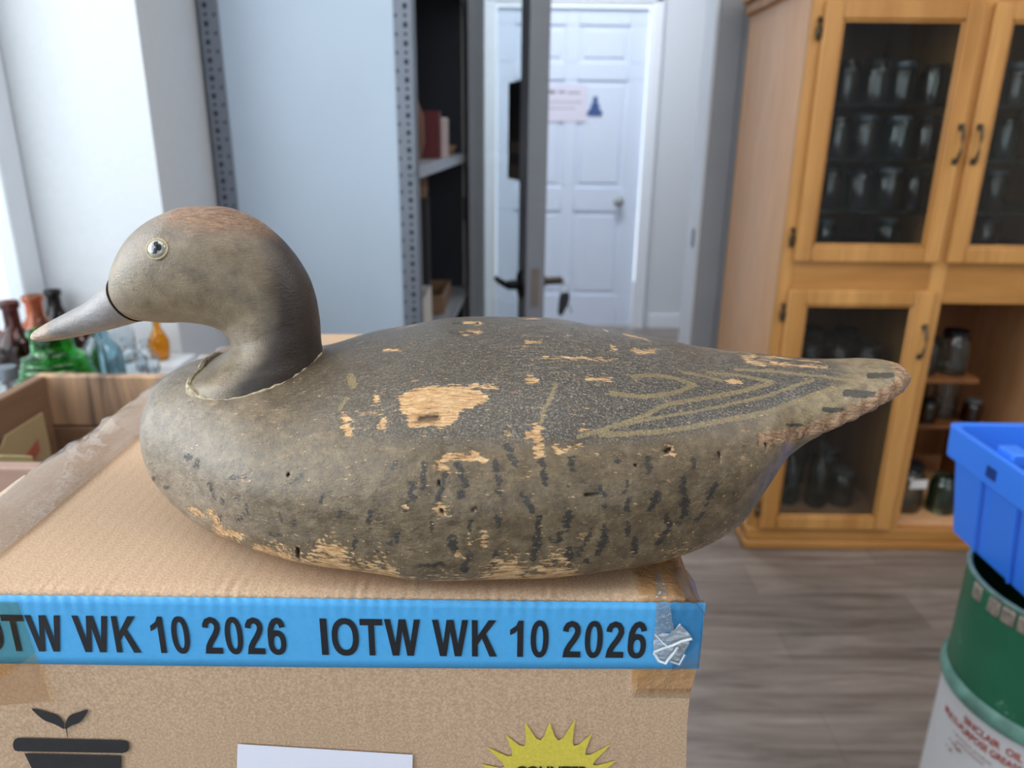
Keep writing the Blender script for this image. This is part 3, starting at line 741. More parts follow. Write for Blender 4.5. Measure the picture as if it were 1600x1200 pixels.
    b = MB(); b.add(p, F); o = b.build('carton_body', KRAFT, BXM, angle=80)
    ca = o.data.color_attributes.new('worn', 'FLOAT_COLOR', 'POINT')
    arr = np.zeros((len(p), 4)); arr[:, 0] = wr; arr[:, 1] = gl; arr[:, 3] = 1
    ca.data.foreach_set('color', arr.ravel()); return o
car = carton()
tag(BXM, 'brown cardboard shipping carton with blue printed tape, under the duck decoy', 'cardboard box')
# blue printed tape on the front face
YT = -.0008
def fy(x, z):    # bow of the front face
    return -.002*math.sin(math.pi*min(max(z/BH, 0), 1))*math.sin(math.pi*min(max(x/BW, 0), 1))
def front_sheet(name, x0, x1, zfun0, zfun1, mat, off, n=60, parent=BXM, th=.00025):
    b = MB(); vs = []; fs = []
    for i in range(n+1):
        x = x0+(x1-x0)*i/n
        for k in range(9):
            z = zfun0(x)+(zfun1(x)-zfun0(x))*k/8
            w = .0004*math.sin(x*1180)*(.4+.6*math.sin(x*47)**2)*math.exp(-((BH-z)/.007)**2)
            vs.append((x, fy(x, z)+w-off, z))
    for i in range(n):
        for k in range(8): fs.append((i*9+k, (i+1)*9+k, (i+1)*9+k+1, i*9+k+1))
    b.add(vs, fs); o = b.build(name, mat, parent); s = o.modifiers.new('t', 'SOLIDIFY'); s.thickness = th; s.offset = 0; return o
BLUE = M('cyan_blue_tape', (76, 164, 222), .45, var=.05, scale=500, bmp=.15, bdist=.0005)
zt_ = BZ1-TZ-.0035
strip_lo = lambda x: BH-.0375+.0012*(x/BW)**4
strip = front_sheet('blue_tape', .0008, BW+.0004, strip_lo, lambda x: BH-.0022, BLUE, .0006, 300)
b = MB(); vs = []
# tape continues round the right side
b.box(BW+.0003, BW+.0008, .0, .08, BH-.0365, BH-.018); b.build('tape_return', BLUE, BXM, smooth=False)
def on_front(v, f, ox, oz, off, slant=0):
    out = []
    for a, c, _ in v: x = ox+a; z = oz+c+slant*a; out.append((x, fy(x, z)-off, z))
    return out, f
def glyph(ch):
    """heavy grotesque capitals in unit cap height: list of (outer, [holes])"""
    t = .175
    def ell(cx, cy, rx, ry, n=40, e=2.25): return [(cx+rx*math.copysign(abs(math.cos(a))**(2/e), math.cos(a)), cy+ry*math.copysign(abs(math.sin(a))**(2/e), math.sin(a))) for a in np.linspace(0, 2*math.pi, n, endpoint=False)]
    def stroke(pts, w):
        L_, R_ = [], []
        for i, p in enumerate(pts):
            a = pts[max(i-1, 0)]; c = pts[min(i+1, len(pts)-1)]; dx, dy = c[0]-a[0], c[1]-a[1]; l = math.hypot(dx, dy)
            L_.append((p[0]-dy/l*w/2, p[1]+dx/l*w/2)); R_.append((p[0]+dy/l*w/2, p[1]-dx/l*w/2))
        return L_+R_[::-1]
    if ch == 'I': return [([(0, 0), (t, 0), (t, 1), (0, 1)], [])]
    if ch == 'O': return [(ell(.40, .5, .40, .515), [ell(.40, .5, .225, .355)])]
    if ch == '0': return [(ell(.265, .5, .265, .515), [ell(.265, .5, .105, .365)])]
    if ch == 'T': return [([(.245, 0), (.42, 0), (.42, .83), (.665, .83), (.665, 1), (0, 1), (0, .83), (.245, .83)], [])]
    if ch == 'W': return [([(0, 1), (.18, 1), (.315, .34), (.43, 1), (.635, 1), (.755, .34), (.885, 1), (1.065, 1), (.85, 0), (.655, 0), (.53, .68), (.41, 0), (.215, 0)], [])]
    if ch == 'K': return [([(0, 0), (t, 0), (t, .33), (.30, .50), (.53, 0), (.75, 0), (.42, .63), (.73, 1), (.50, 1), (t, .57), (t, 1), (0, 1)], [])]
    if ch == '1': return [([(.21, 0), (.38, 0), (.38, 1.0), (.24, 1.0), (.17, .86), (0, .75), (0, .60), (.12, .66), (.21, .73)], [])]
    if ch == '2':
        c = [(.088, .715), (.10, .80), (.15, .885), (.26, .93), (.37, .89), (.43, .80), (.44, .71), (.40, .60), (.32, .47), (.22, .34), (.14, .20), (.11, .07)]
        return [(stroke(c, .165), []), ([(.01, 0), (.535, 0), (.535, .165), (.06, .165)], [])]
    if ch == '6':
        c = [(.085, .36), (.083, .52), (.10, .68), (.15, .82), (.22, .905), (.30, .935), (.38, .90), (.43, .82), (.445, .745)]
        return [(ell(.265, .325, .265, .34), [ell(.27, .32, .105, .19)]), (stroke(c, .165), [])]
    return []
from mathutils.geometry import tessellate_polygon as _tess
def glyph_tris(mb, ch, x0, z0, w, h, fn):
    G_ = glyph(ch); xm = max(p[0] for o_, _h in G_ for p in o_); 
    for li, (o_, hs) in enumerate(G_):
        loops_ = [o_]+hs; flat = [p for l in loops_ for p in l]
        for t in _tess([[Vector((p[0], p[1], 0)) for p in l] for l in loops_]):
            mb.add([fn(x0+flat[i][0]/xm*w, z0+flat[i][1]*h, li) for i in t], [(0, 1, 2)])
b = MB()
z66 = at(700, 1022, 1, BY0)[2]-TZ
CAPH = at(700, 966, 1, BY0)[2]-at(700, 1022, 1, BY0)[2]
LET = [('I', 502.5, 513), ('O', 519.5, 561.5), ('T', 564, 599), ('W', 602, 657.5), ('W', 676, 732), ('K', 737.5, 776.5), ('1', 797, 817.5), ('0', 829, 857), ('2', 878.5, 907.5), ('0', 913.5, 941.5), ('2', 946, 975), ('6', 981, 1009.5)]
for sh in (0.0, at(1009, 994, 1, BY0)[0]-at(447.5, 994, 1, BY0)[0]):
    for ch, xa, xb in LET:
        ia = at(xa, 994, 1, BY0)[0]-BX0-sh; ib = at(xb, 994, 1, BY0)[0]-BX0-sh
        if sh: e_ = at(1009.5, 994, 1, BY0)[0]-BX0-sh; ia = e_+(ia-e_)*.985; ib = e_+(ib-e_)*.985
        glyph_tris(b, ch, ia, z66, ib-ia, CAPH, lambda x, z, li: (x, fy(x, z)-.0011-.00004*li, z))
b.build('lettering', M('tape_black_print', (22, 24, 30), .5, var=.25, scale=300), strip, smooth=False)
# plant pot mark
def fpx(x, y, off=.0009):
    p = at(x, y, 1, BY0-.0015); X = p[0]-BX0; Z = p[2]-TZ; return (X, fy(X, Z)-off, Z)
def curve_pts(pts, n=8, closed=True):
    out = []; m = len(pts)
    for i in range(m):
        p0, p1, p2, p3 = pts[i-1], pts[i], pts[(i+1) % m], pts[(i+2) % m]
        for t in np.linspace(0, 1, n, endpoint=False):
            out.append(tuple(.5*((2*p1[k])+(-p0[k]+p2[k])*t+(2*p0[k]-5*p1[k]+4*p2[k]-p3[k])*t*t+(-p0[k]+3*p1[k]-3*p2[k]+p3[k])*t**3) for k in (0, 1)))
    return out
def tri_poly(mb, pts, off):
    from mathutils.geometry import tessellate_polygon
    P = [fpx(*p, off) for p in pts]
    for t in tessellate_polygon([[Vector((p[0], p[2], 0)) for p in P]]): mb.add([P[i] for i in t], [(0, 1, 2)])
b = MB()
tri_poly(b, [(28, 1153)]+[(20+8*(1-math.cos(a)), 1164-11*math.sin(a)) for a in np.linspace(.9, -.9, 7)][::1]+[(28, 1174), (192, 1176)]+[(194+8*math.cos(a), 1166+10*math.sin(a)) for a in np.linspace(.9, -.9, 7)]+[(192, 1156)], .0009)
tri_poly(b, [(38, 1177), (190, 1180), (189, 1230), (172, 1310), (72, 1310), (52, 1205)], .0009)
tri_poly(b, [(105.5, 1152), (106.5, 1152), (104.6, 1138), (102.8, 1138)], .0009)
tri_poly(b, curve_pts([(49.5, 1107), (70, 1112), (88, 1118), (97, 1127), (101, 1139), (86, 1132), (70, 1126), (58, 1117)], 4), .0009)
tri_poly(b, curve_pts([(102.5, 1139), (103, 1128), (109, 1118), (122, 1113), (137, 1108.5), (133, 1119), (124, 1129), (113, 1133)], 4), .0009)
b.build('plant_pot_print', M('carton_black_ink', (34, 32, 34), .7, var=.2, scale=200), BXM, smooth=False)
# sunburst print
b = MB()
tips = [(735, 1236), (750, 1193), (759, 1166), (790, 1148), (820, 1128), (858.5, 1128.5), (899, 1124), (926, 1146), (956, 1163), (964, 1189), (985, 1236), (960, 1275), (925, 1305), (895, 1325), (858, 1332), (815, 1322), (775, 1300), (748, 1272)]
cxs, cys = 858, 1230
pts = []
for i, t in enumerate(tips):
    n_ = tips[(i+1) % len(tips)]
    pts.append(t)
    a0 = math.atan2(t[1]-cys, t[0]-cxs); a1 = math.atan2(n_[1]-cys, n_[0]-cxs)
    if a1 < a0-3: a1 += 2*math.pi
    for q, rr_ in ((.28, .90), (.5, .84), (.72, .90)):
        a = a0+(a1-a0)*q; pts.append((cxs+92*rr_*math.cos(a), cys+88*rr_*math.sin(a)))
tri_poly(b, pts, .0008)
sun = b.build('sunburst_print', M('yellow_ink', (206, 188, 70), .7, var=.10, scale=600), BXM, smooth=False)
b = MB(); v, f = text_geo('COUNTER', at(919, 1200, 1, BY0)[0]-at(806, 1200, 1, BY0)[0], .0060, .03)
p0 = fpx(806, 1196); vv, ff_ = on_front(v, f, p0[0], p0[2]-.0060, .0012); b.add(vv, ff_)
b.build('lettering', MATS['carton_black_ink'], sun, smooth=False)
# white label
b = MB(); tri_poly(b, [(372, 1161), (645, 1178), (642, 1340), (366, 1340)], .0010)
b.build('white_label', M('label_paper', (226, 226, 240), .6, var=.01), BXM, smooth=False)
# clear packing tape tongue hanging over the corner
CTAPE = glass_thin('clear_tape', (.84, .86, .86), .08, .12, .10, (.75, .78, .8), fres=.4, bmp=350)
def crumple(name, pts, amp, mat, seed, sub=3, lift=.0016):
    from mathutils.geometry import tessellate_polygon
    P = [Vector(fpx(*p, lift)) for p in pts]
    bm = bmesh.new(); vs = [bm.verts.new(p) for p in P]
    for t in tessellate_polygon([[Vector((p[0], p[2], 0)) for p in P]]): bm.faces.new([vs[i] for i in t])
    for _ in range(sub): bmesh.ops.subdivide_edges(bm, edges=bm.edges[:], cuts=1, use_grid_fill=True)
    r = random.Random(seed)
    for v in bm.verts: v.co.y -= r.random()*amp; v.co.x += (r.random()-.5)*amp*.5; v.co.z += (r.random()-.5)*amp*.5
    me = bpy.data.meshes.new(name); bm.to_mesh(me); bm.free(); me.materials.append(mat)
    o = bpy.data.objects.new(name, me); COL.objects.link(o); o.parent = BXM
    s = o.modifiers.new('s', 'SOLIDIFY'); s.thickness = .00012; return o
b = MB(); tri_poly(b, [(-60, 941), (27, 941), (55, 1020), (80, 1095), (0, 1102), (-60, 1106)], .0013)
b.build('clear_tape_end', glass_thin('tan_tape_film', (.97, .86, .70), .015, .2, fres=.25), BXM, smooth=False)
b = MB(); tri_poly(b, [(1048, 938), (1100, 938), (1097, 1000), (1093, 1042), (1050, 1048)], .0013)
b.build('clear_tape_side', glass_thin('grey_tape_film', (.74, .78, .80), .02, .15, fres=.25), BXM, smooth=False)
crumple('clear_tape_tongue', [(1025, 942), (1046, 942), (1053, 985), (1023, 990)], .0003, CTAPE, 1)
CT2 = glass_thin('crumpled_tape', (.78, .84, .88), .16, .10, .22, (.80, .86, .90), fres=.5, bmp=260)
crumple('crumpled_tape', [(1022, 987), (1045, 989), (1062, 974), (1068, 980), (1080, 993), (1075, 1008), (1067, 1022), (1059, 1035), (1040, 1033), (1028, 1031), (1021, 1022), (1020, 1005)], .0007, CT2, 5, sub=2)
b = MB()
for pl_, r_w in (([(1021, 1016), (1035, 1009), (1050, 1003), (1064, 999), (1080, 994)], .0006), ([(1021, 1017), (1028, 1028), (1038, 1031), (1046, 1024), (1053, 1015), (1057, 1006)], .0007), ([(1046, 1030), (1060, 1034), (1068, 1018)], .0005), ([(1023, 989), (1034, 1000), (1045, 1008)], .0003)):
    b.tube([fpx(x_, y_, .0028+.0005*((i_*7) % 3)) for i_, (x_, y_) in enumerate(pl_)], r_w, 6)
b.build('fold_highlight', glass_thin('fold_highlight_film', (.8, .84, .88), .30, .15, .45, (.88, .92, .96), fres=.5), BXM)  # whitish tubes along the tape folds, highlights put into their pale colour
b = MB(); tb_ = []
# clear tape running from the lid over the near right corner
def lidpt(x, y): p = at(x, y, 2, BZ1+.0006); return (p[0]-BX0, p[1]-BY0, p[2]-TZ)
q = [lidpt(1024, 890), lidpt(1034, 900), lidpt(1045, 930), lidpt(1025, 934)]
b.add(q, [(0, 1, 2, 3)]); b.build('lid_tape', CTAPE, BXM, smooth=False)
# plastic wrap ridge standing along the right edge of the lid
b = MB(); n_ = 24; vs = []; fs = []; r_ = random.Random(3)
for i in range(n_+1):
    y = -.002+.024*i/n_
    for k in range(4):
        vs.append((BW-.0095+.0034*k+.0003*r_.random(), y, BH+(.0006, .0014, .0004, -.0045)[k]+.0003*r_.random()-.004*math.exp(-(y/.02)**2)*(k > 1)))
for i in range(n_):
    for k in range(3): fs.append((i*4+k, (i+1)*4+k, (i+1)*4+k+1, i*4+k+1))
b.add(vs, fs); b.build('edge_tape', glass_thin('edge_tape_clear', (.62, .56, .50), .16, .12, .15, (.4, .36, .32)), BXM)
# wrinkled clear tape along the left shoulder of the lid
b = MB(); vs = []; fs = []; ny_, nk = 90, 16; r_ = random.Random(11)
wr_ = np.array([[r_.random() for _ in range(nk+1)] for _ in range(ny_+1)])
for i in range(ny_+1):
    y = .006+(BD-.012)*i/ny_
    for k in range(nk+1):
        u = k/nk; x = -.0012+(.057-.02*max(0, y-.05))*u
        sag = .010*max(0, 1-max(x, 0)/.045)**2*(1+.15*math.sin(y*33)+.1*math.sin(y*71+1))*min(1, .4+y/.1)
        crn = math.exp(-((x/.05)**2+((y-BD)/.06)**2))*.010
        edge = max(0, .010-max(x, 0)); drop = .010-math.sqrt(max(0, .010**2-edge**2)) if edge > 0 else 0
        rid = (.0030*max(0, math.sin(x*150+y*88+2.2*math.sin(y*31)))**3*(1-u)+.0002)*min(1, max(0, (y-.10)/.12))
        vs.append((x+.001*(wr_[i][k]-.5), y, BH-sag-crn-drop+.0013+rid+.00025*wr_[i][k]))
for i in range(ny_):
    for k in range(nk): fs.append((i*(nk+1)+k, (i+1)*(nk+1)+k, (i+1)*(nk+1)+k+1, i*(nk+1)+k+1))
b.add(vs, fs); b.build('shoulder_tape', glass_thin('shoulder_tape_clear', (.99, .98, .96), .05, .06, fres=.7, bmp=60), BXM, angle=180)

# ================================================================== DUCK DECOY
D0 = .372; DZ = 1.1405
DK = empty('duck_decoy', (0, D0, DZ))
K = np.array([
[-.1875,.043,.042,.002,.0425,2,2],[-.1860,.0542,.030,.0176,.043,2,2.3],[-.179,.0667,.014,.0355,.042,2,2.6],
[-.165,.0735,.003,.0470,.040,2,3.2],[-.14,.0768,.000,.0640,.039,2,4.2],[-.11,.0770,.0,.0815,.038,2,5],
[-.07,.0877,.0,.0946,.038,2,5.5],[-.03,.0945,.0,.1006,.038,2,5.5],[.01,.0952,.0,.0990,.038,2,5.5],
[.05,.0905,.0,.0918,.039,2,5],[.08,.0850,.0,.0815,.041,2,4],[.105,.0802,.001,.0713,.045,2,2.8],
[.120,.0790,.010,.0590,.049,2,2.0],[.135,.0786,.028,.0445,.053,2,1.6],[.150,.0779,.045,.0400,.057,2,1.5],
[.170,.0774,.057,.0327,.063,2,1.8],[.188,.0785,.0635,.0224,.068,2,2],[.199,.0770,.066,.0120,.070,2,2],[.2045,.072,.069,.003,.0705,2,2]])
def body_grid(nx=560, na=420):
    X = K[:, 0]; t = np.linspace(0, 1, nx); s = 1-np.cos(t*np.pi/2); s = (.5*s+.5*t)**1.15
    s = np.where(s > .97, .97+.03*np.sin((s-.97)/.03*np.pi/2), s)
    q = X[0]+(X[-1]-X[0])*s; P = [pchip(X, K[:, j], q) for j in range(1, 7)]
    zt, zb, w, zm, nu, nl = P
    a = np.linspace(0, 2*np.pi, na, endpoint=False); c, sn = np.cos(a), np.sin(a); V = np.zeros((nx, na, 3))
    for i in range(nx):
        up = sn >= 0; n = np.where(up, nu[i], nl[i]); e = 2./n
        V[i, :, 0] = q[i]; V[i, :, 1] = w[i]*np.sign(c)*np.abs(c)**e
        V[i, :, 2] = zm[i]+np.where(up, zt[i]-zm[i], zm[i]-zb[i])*np.sign(sn)*np.abs(sn)**e
    return V
def caps(P, x0, y0, x1, y1, r, soft=None):
    """soft capsule mask in side-view coordinates"""
    d = np.array([x1-x0, y1-y0], float); L2 = max(d@d, 1e-6)
    t = np.clip(((P[:, 0]-x0)*d[0]+(P[:, 1]-y0)*d[1])/L2, 0, 1)
    dist = np.hypot(P[:, 0]-x0-t*d[0], P[:, 1]-y0-t*d[1])
    return np.clip(1-(dist-r)/(2*r if soft is None else soft)*.5-.5+.5*(dist < 0), 0, 1) if False else np.clip(.5+(r-dist)/(1.6*(r if soft is None else soft)), 0, 1)
def chain(P, pts, r, **k):
    m = np.zeros(len(P))
    for a, b in zip(pts[:-1], pts[1:]): m = np.maximum(m, caps(P, *a, *b, r, **k))
    return m
def inpoly(P, poly):
    x, y = P.T; ins = np.zeros(len(P), bool); n = len(poly); j = n-1
    for i in range(n):
        xi, yi = poly[i]; xj, yj = poly[j]
        c = ((yi > y) != (yj > y)) & (x < (xj-xi)*(y-yi)/(yj-yi+1e-12)+xi); ins ^= c; j = i
    return ins
def smooth01(a): a = np.clip(a, 0, 1); return a*a*(3-2*a)
def side_px(V):
    """side-view coordinates of points on the decoy; the far side mirrors the near one"""
    W_ = V.copy(); W_[:, 1] = D0-np.abs(W_[:, 1]); W_[:, 2] += DZ; return proj(W_)
DARKM = [(663,724,661,764,5),(644,756,643,777,7),(637,785,632,799,4),(697,732,685,780,5),(715,724,727,756,6),(721,772,721,773,8),(531,799,524,825,3),(579,801,573,820,5),(595,817,596,818,4),(625,820,619,847,5),(611,852,605,852,3),(557,841,551,860,4),(707,831,707,857,8),(731,831,736,812,4),(733,863,725,887,6),(676,815,669,839,4),(587,863,605,865,2.5),(653,884,691,880,3),(594,880,596,881,4),(776,863,768,889,5),(775,722,776,733,5),(778,747,779,757,5),(779,768,780,769,5),(793,698,804,724,6),(845,719,850,732,5),(849,743,852,757,5),(894,715,894,733,6),(887,762,889,761,3),(814,771,815,770,3),(821,778,833,801,5),(842,808,841,824,5),(778,808,778,824,5),(772,834,773,834,4),(840,838,833,876,7),(890,803,880,829,6),(873,845,874,846,7),(859,845,864,846,3),(922,836,903,869,4),(891,859,887,887,7),(868,873,866,885,4),(941,820,945,845,6),(940,852,933,866,5),(938,761,943,773,5),(944,789,944,791,4),(964,719,964,721,5),(982,752,974,771,3),(982,780,981,796,5),(978,813,982,835,5),(992,845,992,864,6),(775,864,770,887,5),(917,878,919,877,4),(1011,716,1015,737,6),(1084,716,1083,731,4),(1067,746,1067,770,6),(1071,779,1071,805,7),(1067,809,1058,818,4),(1028,770,1017,796,6),(998,814,1003,812,4),(1043,805,1045,828,5),(1041,831,1026,850,5),(1117,757,1102,789,5),(1097,802,1088,813,4),(295,713,295,714,6),(308,722,308,728,5),(308,754,312,755,5),(326,757,328,758,6),(240,746,241,747,4),(260,761,262,762,4),(336,774,337,775,4),(349,780,350,781,6),(364,778,371,774,4),(362,746,384,744,3.5),(344,805,344,820,3),(440,800,438,815,4),(468,806,460,818,3),(455,755,470,745,3),(505,775,500,785,3),(420,835,436,838,3),(372,812,390,800,3),(620,720,612,732,3.5)]
BARS = [(1358,587,1394,586,4.5),(1322,614,1366,618,6),(1288,640,1318,642,4),(1230,664,1252,665,2.6)]
BARE = [(722,520,748,517,2.6),(588,620,589,627,4),(539,652,544,676,6),(598,660,598,664,6),(688,793,688,802,7),(500,858,530,862,9),(757,840,757,848,5),(632,793,634,796,3),(838,670,842,708,7),(826,682,836,684,6),(868,698,874,708,4),(876,708,908,696,2.6),(737,708,756,718,4),(688,722,700,712,4.5),(702,712,750,717,4.5),(690,730,697,733,5),(1046,703,1047,707,7),(991,548,1022,549,3),(851,558,963,563,1.3),(917,592,953,593,2.4),(957,542,959,546,2.5),(826,592,836,594,5),(1081,547,1115,553,1.8),(1164,560,1205,561,2),(820,533,846,533,1.6),(1138,593,1155,596,3),(1170,565,1195,571,2),(1205,569,1235,572,2.6),(1240,571,1290,573,1.6),(400,857,450,872,5),(330,800,345,825,5),(345,830,375,838,5),(300,795,315,803,4),(715,865,722,868,3),(790,676,796,677,2.5),(735,603,775,605,2),(600,548,628,546,1.5),(520,543,540,541,1.6),(740,837,732,845,2.5),(830,780,833,776,2),(905,672,920,674,2)]
OCH = [([(986,588),(1022,586),(1057,592),(1086,601)],2.6),([(1086,601),(1060,612),(1034,618),(998,620),(955,614)],3.4),([(1065,582),(1093,585),(1129,594)],2),([(1105,580),(1152,585),(1205,597)],2.2),([(1148,576),(1200,581),(1290,589),(1330,594)],2),([(1205,599),(1152,612),(1093,623),(1041,632),(998,653),(962,665),(903,683)],3.2),([(1270,594),(1200,618),(1129,634),(1081,644),(1022,653),(962,668)],2.4),([(1300,607),(1200,644),(1152,653),(1081,667),(1024,675),(975,678),(939,680)],3.8),([(868,600),(862,620),(850,640),(846,660)],3.2),([(530,640),(542,622)],2.5),([(548,590),(552,600)],6)]
PATCH = [(624,623),(631,614),(640,609),(660,605),(693,603),(720,604),(736,606),(755,612),(763,624),(752,630),(741,635),(722,641),(715,646),(716,655),(705,662),(688,669),(667,664),(650,666),(640,669),(634,650),(626,640)]
def paint_body(V, nrm):
    P = side_px(V); x, y = P.T; n = len(P)
    z = V[:, 2]; near = V[:, 1] < .0
    jx = P+np.stack([1.2*np.sin(y*.31+x*.11), .8*np.sin(x*.23)], -1)
    bare = np.zeros(n); dark = np.zeros(n); och = np.zeros(n); pit = np.zeros(n)
    for m in DARKM: dark = np.maximum(dark, caps(jx, *m[:4], m[4]*.82, soft=m[4]*1.1+1))
    for m in BARS: dark = np.maximum(dark, caps(P, *m, soft=2)*1.0)
    for m in BARE: bare = np.maximum(bare, caps(jx, *m, soft=m[4]+2.5))
    # the big chipped patch, eroded to a soft edge
    pc_ = np.array(PATCH, float); dmin = np.full(n, 99.)
    sel = (x > 600) & (x < 790) & (y > 585) & (y < 690)
    if sel.any():
        Q = P[sel]; dd = np.full(len(Q), 99.)
        for a, b_ in zip(pc_, np.roll(pc_, -1, 0)):
            d = b_-a; t = np.clip(((Q-a)@d)/(d@d), 0, 1); dd = np.minimum(dd, np.hypot(*(Q-a-t[:, None]*d).T))
        ins = inpoly(Q, PATCH); sd = np.where(ins, dd, -dd)
        b2 = bare[sel]; bare[sel] = np.maximum(b2, np.clip(.5+sd/9, 0, 1))
    for pts, r in OCH: och = np.maximum(och, chain(P, pts, r*1.12, soft=2.4))
    # bottom rim rubbed bare
    rim = np.clip(1.15-(z-.0005)/.020-.30*np.sin(x*.021)-.2*np.sin(x*.07), 0, 1)*(x > 330)*(x < 1190)
    rim *= np.where(x > 900, .62, 1)*np.where(x < 420, .8, 1)
    bare = np.maximum(bare, np.clip(rim, 0, 1)*.9)
    rim2 = np.clip(1.0-(z-.002)/.014, 0, 1)*(x > 1040)*(x < 1180)*.62
    bare = np.maximum(bare, rim2)
    # worn edge of the tail
    te = chain(P, [(1190,686),(1250,678),(1310,657),(1370,628),(1405,603),(1418,588),(1405,572)], 9, soft=9)
    tb2 = te*(x > 1185)
    brown = np.clip(tb2*1.35, 0, 1.2)
    pit = np.maximum(pit, caps(P, 657, 656, 684, 652, 5, soft=9)*.8*inpoly(P, PATCH))
    for m in ((1041,706,1045,703,3.5),(465,858,466,872,1.6),(690,799,691,802,2.2),(738,799,746,792,1.0),(686,752,687,756,1.2),(449,744,452,741,1.4),(992,728,993,728,2),(1124,708,1124,724,.8),(915,775,938,775,.8),(706,519,745,518,1.4),(1196,694,1196,706,.8),(620,519,628,518,1)):
        pit = np.maximum(pit, caps(P, *m, soft=1.2))
    # painted dark back, its lower boundary line
    bx = [200, 300, 380, 440, 497, 560, 640, 700, 800, 900, 1000, 1100, 1200, 1300, 1340, 1430]
    by = [560, 585, 610, 640, 660, 690, 690, 692, 692, 695, 690, 672, 648, 607, 590, 570]
    up = np.interp(x, bx, by)-y
    back = smooth01(up/34+.5)*np.interp(x, [300, 430, 560, 800, 1000], [0, .25, .62, .85, 1.0])
    tan = smooth01((x-1150)/110)*smooth01(-up/10+.6)
    tan = np.maximum(tan, smooth01((x-1290)/50))
    streak = np.interp(x, [560, 760, 860, 1180, 1260], [0, .15, 1, 1, .4])*smooth01((600-y)/45+.4)
    chest = smooth01((460-x)/180)
    return dict(pa=(bare, dark, och), pb=(back, tan, pit), pc=(brown, streak, chest))
def set_attrs(o, A):
    for nme, (r, g, b_) in A.items():
        ca = o.data.color_attributes.new(nme, 'FLOAT_COLOR', 'POINT')
        arr = np.ones((len(r), 4)); arr[:, 0] = r; arr[:, 1] = g; arr[:, 2] = b_
        ca.data.foreach_set('color', arr.ravel())
def duck_mat():
    m, N, L, p = mk('weathered_duck_paint'); nt = m.node_tree
    def A(nm):
        a = N.new('ShaderNodeAttribute'); a.attribute_name = nm; s = N.new('ShaderNodeSeparateColor'); L.new(a.outputs['Color'], s.inputs[0]); return s.outputs
    def _cl(v): return mth(nt, 'MAXIMUM', mth(nt, 'MINIMUM', v, 1.0), 0.0)
    def thr(n, t, k): return _cl(mth(nt, 'MULTIPLY', mth(nt, 'SUBTRACT', n.outputs[0], t), k))
    pa, pb, pc_ = A('pa'), A('pb'), A('pc')
    iso = texco(nt)
    fine = noise(nt, iso, 1100, 3, .7); spk2 = noise(nt, iso, 420, 4, .7); mid = noise(nt, iso, 150, 6, .7); big = noise(nt, iso, 26, 4, .6)
    grain = noise(nt, texco(nt, (1, 7, 7)), 130, 5, .7); hair = noise(nt, texco(nt, (.5, 14, 14)), 110, 5, .72, .2)
    rag = noise(nt, texco(nt, (1, 2.2, 2.2)), 330, 4, .7)
    dent = noise(nt, texco(nt, (1, 1.6, 1.6)), 85, 2, .5)
    def edge(msk, nz, k, s, t):          # ragged-edged version of a painted mask
        v = mth(nt, 'ADD', msk, mth(nt, 'MULTIPLY', mth(nt, 'SUBTRACT', nz, .5), k))
        return _cl(mth(nt, 'MULTIPLY', mth(nt, 'SUBTRACT', v, t), s))
    # olive grey-brown ground colour
    c = ramp(nt, mid.outputs[0], [(.32, lin((84, 68, 48))), (.50, lin((110, 92, 67))), (.68, lin((134, 115, 87)))]).outputs[0]
    c = mix(nt, mth(nt, 'MULTIPLY', pc_[2], .8), c, ramp(nt, mid.outputs[0], [(.32, lin((122, 108, 92))), (.68, lin((166, 150, 130)))]).outputs[0])
    c = mix(nt, .45, c, ramp(nt, big.outputs[0], [(.35, .68), (.65, 1.0)]).outputs[0], 'MULTIPLY')
    c = mix(nt, .40, c, ramp(nt, spk2.outputs[0], [(.35, .55), (.62, 1.0)]).outputs[0], 'MULTIPLY')
    # dark back with silvery crazing
    bk_ = ramp(nt, fine.outputs[0], [(.38, lin((36, 33, 31))), (.52, lin((66, 61, 56))), (.64, lin((138, 128, 112)))]).outputs[0]
    bk_ = mix(nt, thr(mid, .56, 6), bk_, ramp(nt, spk2.outputs[0], [(.35, lin((52, 48, 44))), (.65, lin((116, 107, 94)))]).outputs[0])
    c = mix(nt, _cl(mth(nt, 'ADD', pb[0], mth(nt, 'MULTIPLY', mth(nt, 'SUBTRACT', mid.outputs[0], .5), mth(nt, 'MULTIPLY', pb[0], 1.6)))), c, bk_)
    tn = ramp(nt, mid.outputs[0], [(.35, lin((108, 92, 68))), (.65, lin((158, 140, 106)))]).outputs[0]
    tn = mix(nt, .4, tn, ramp(nt, spk2.outputs[0], [(.35, .6), (.6, 1.0)]).outputs[0], 'MULTIPLY')
    c = mix(nt, mth(nt, 'MULTIPLY', pb[1], .85), c, tn)
    # paint lifted along the grain
    c = mix(nt, mth(nt, 'MULTIPLY', thr(hair, .56, 10), mth(nt, 'ADD', mth(nt, 'MULTIPLY', pc_[1], .8), .10)), c, lin((176, 160, 134)))
    c = mix(nt, mth(nt, 'MULTIPLY', thr(noise(nt, texco(nt, (.6, 14, 14), 'Object'), 170, 4, .7), .60, 12), .38), c, lin((58, 48, 38)))
    # ochre feather lines
    c = mix(nt, mth(nt, 'MULTIPLY', edge(pa[2], rag.outputs[0], 1.6, 5, .44), .85), c, ramp(nt, fine.outputs[0], [(.35, lin((110, 94, 62))), (.65, lin((152, 134, 94)))]).outputs[0])
    # dark barring
    c = mix(nt, mth(nt, 'MULTIPLY', edge(pa[1], rag.outputs[0], 2.3, 7, .40), .92), c, lin((44, 40, 36)))
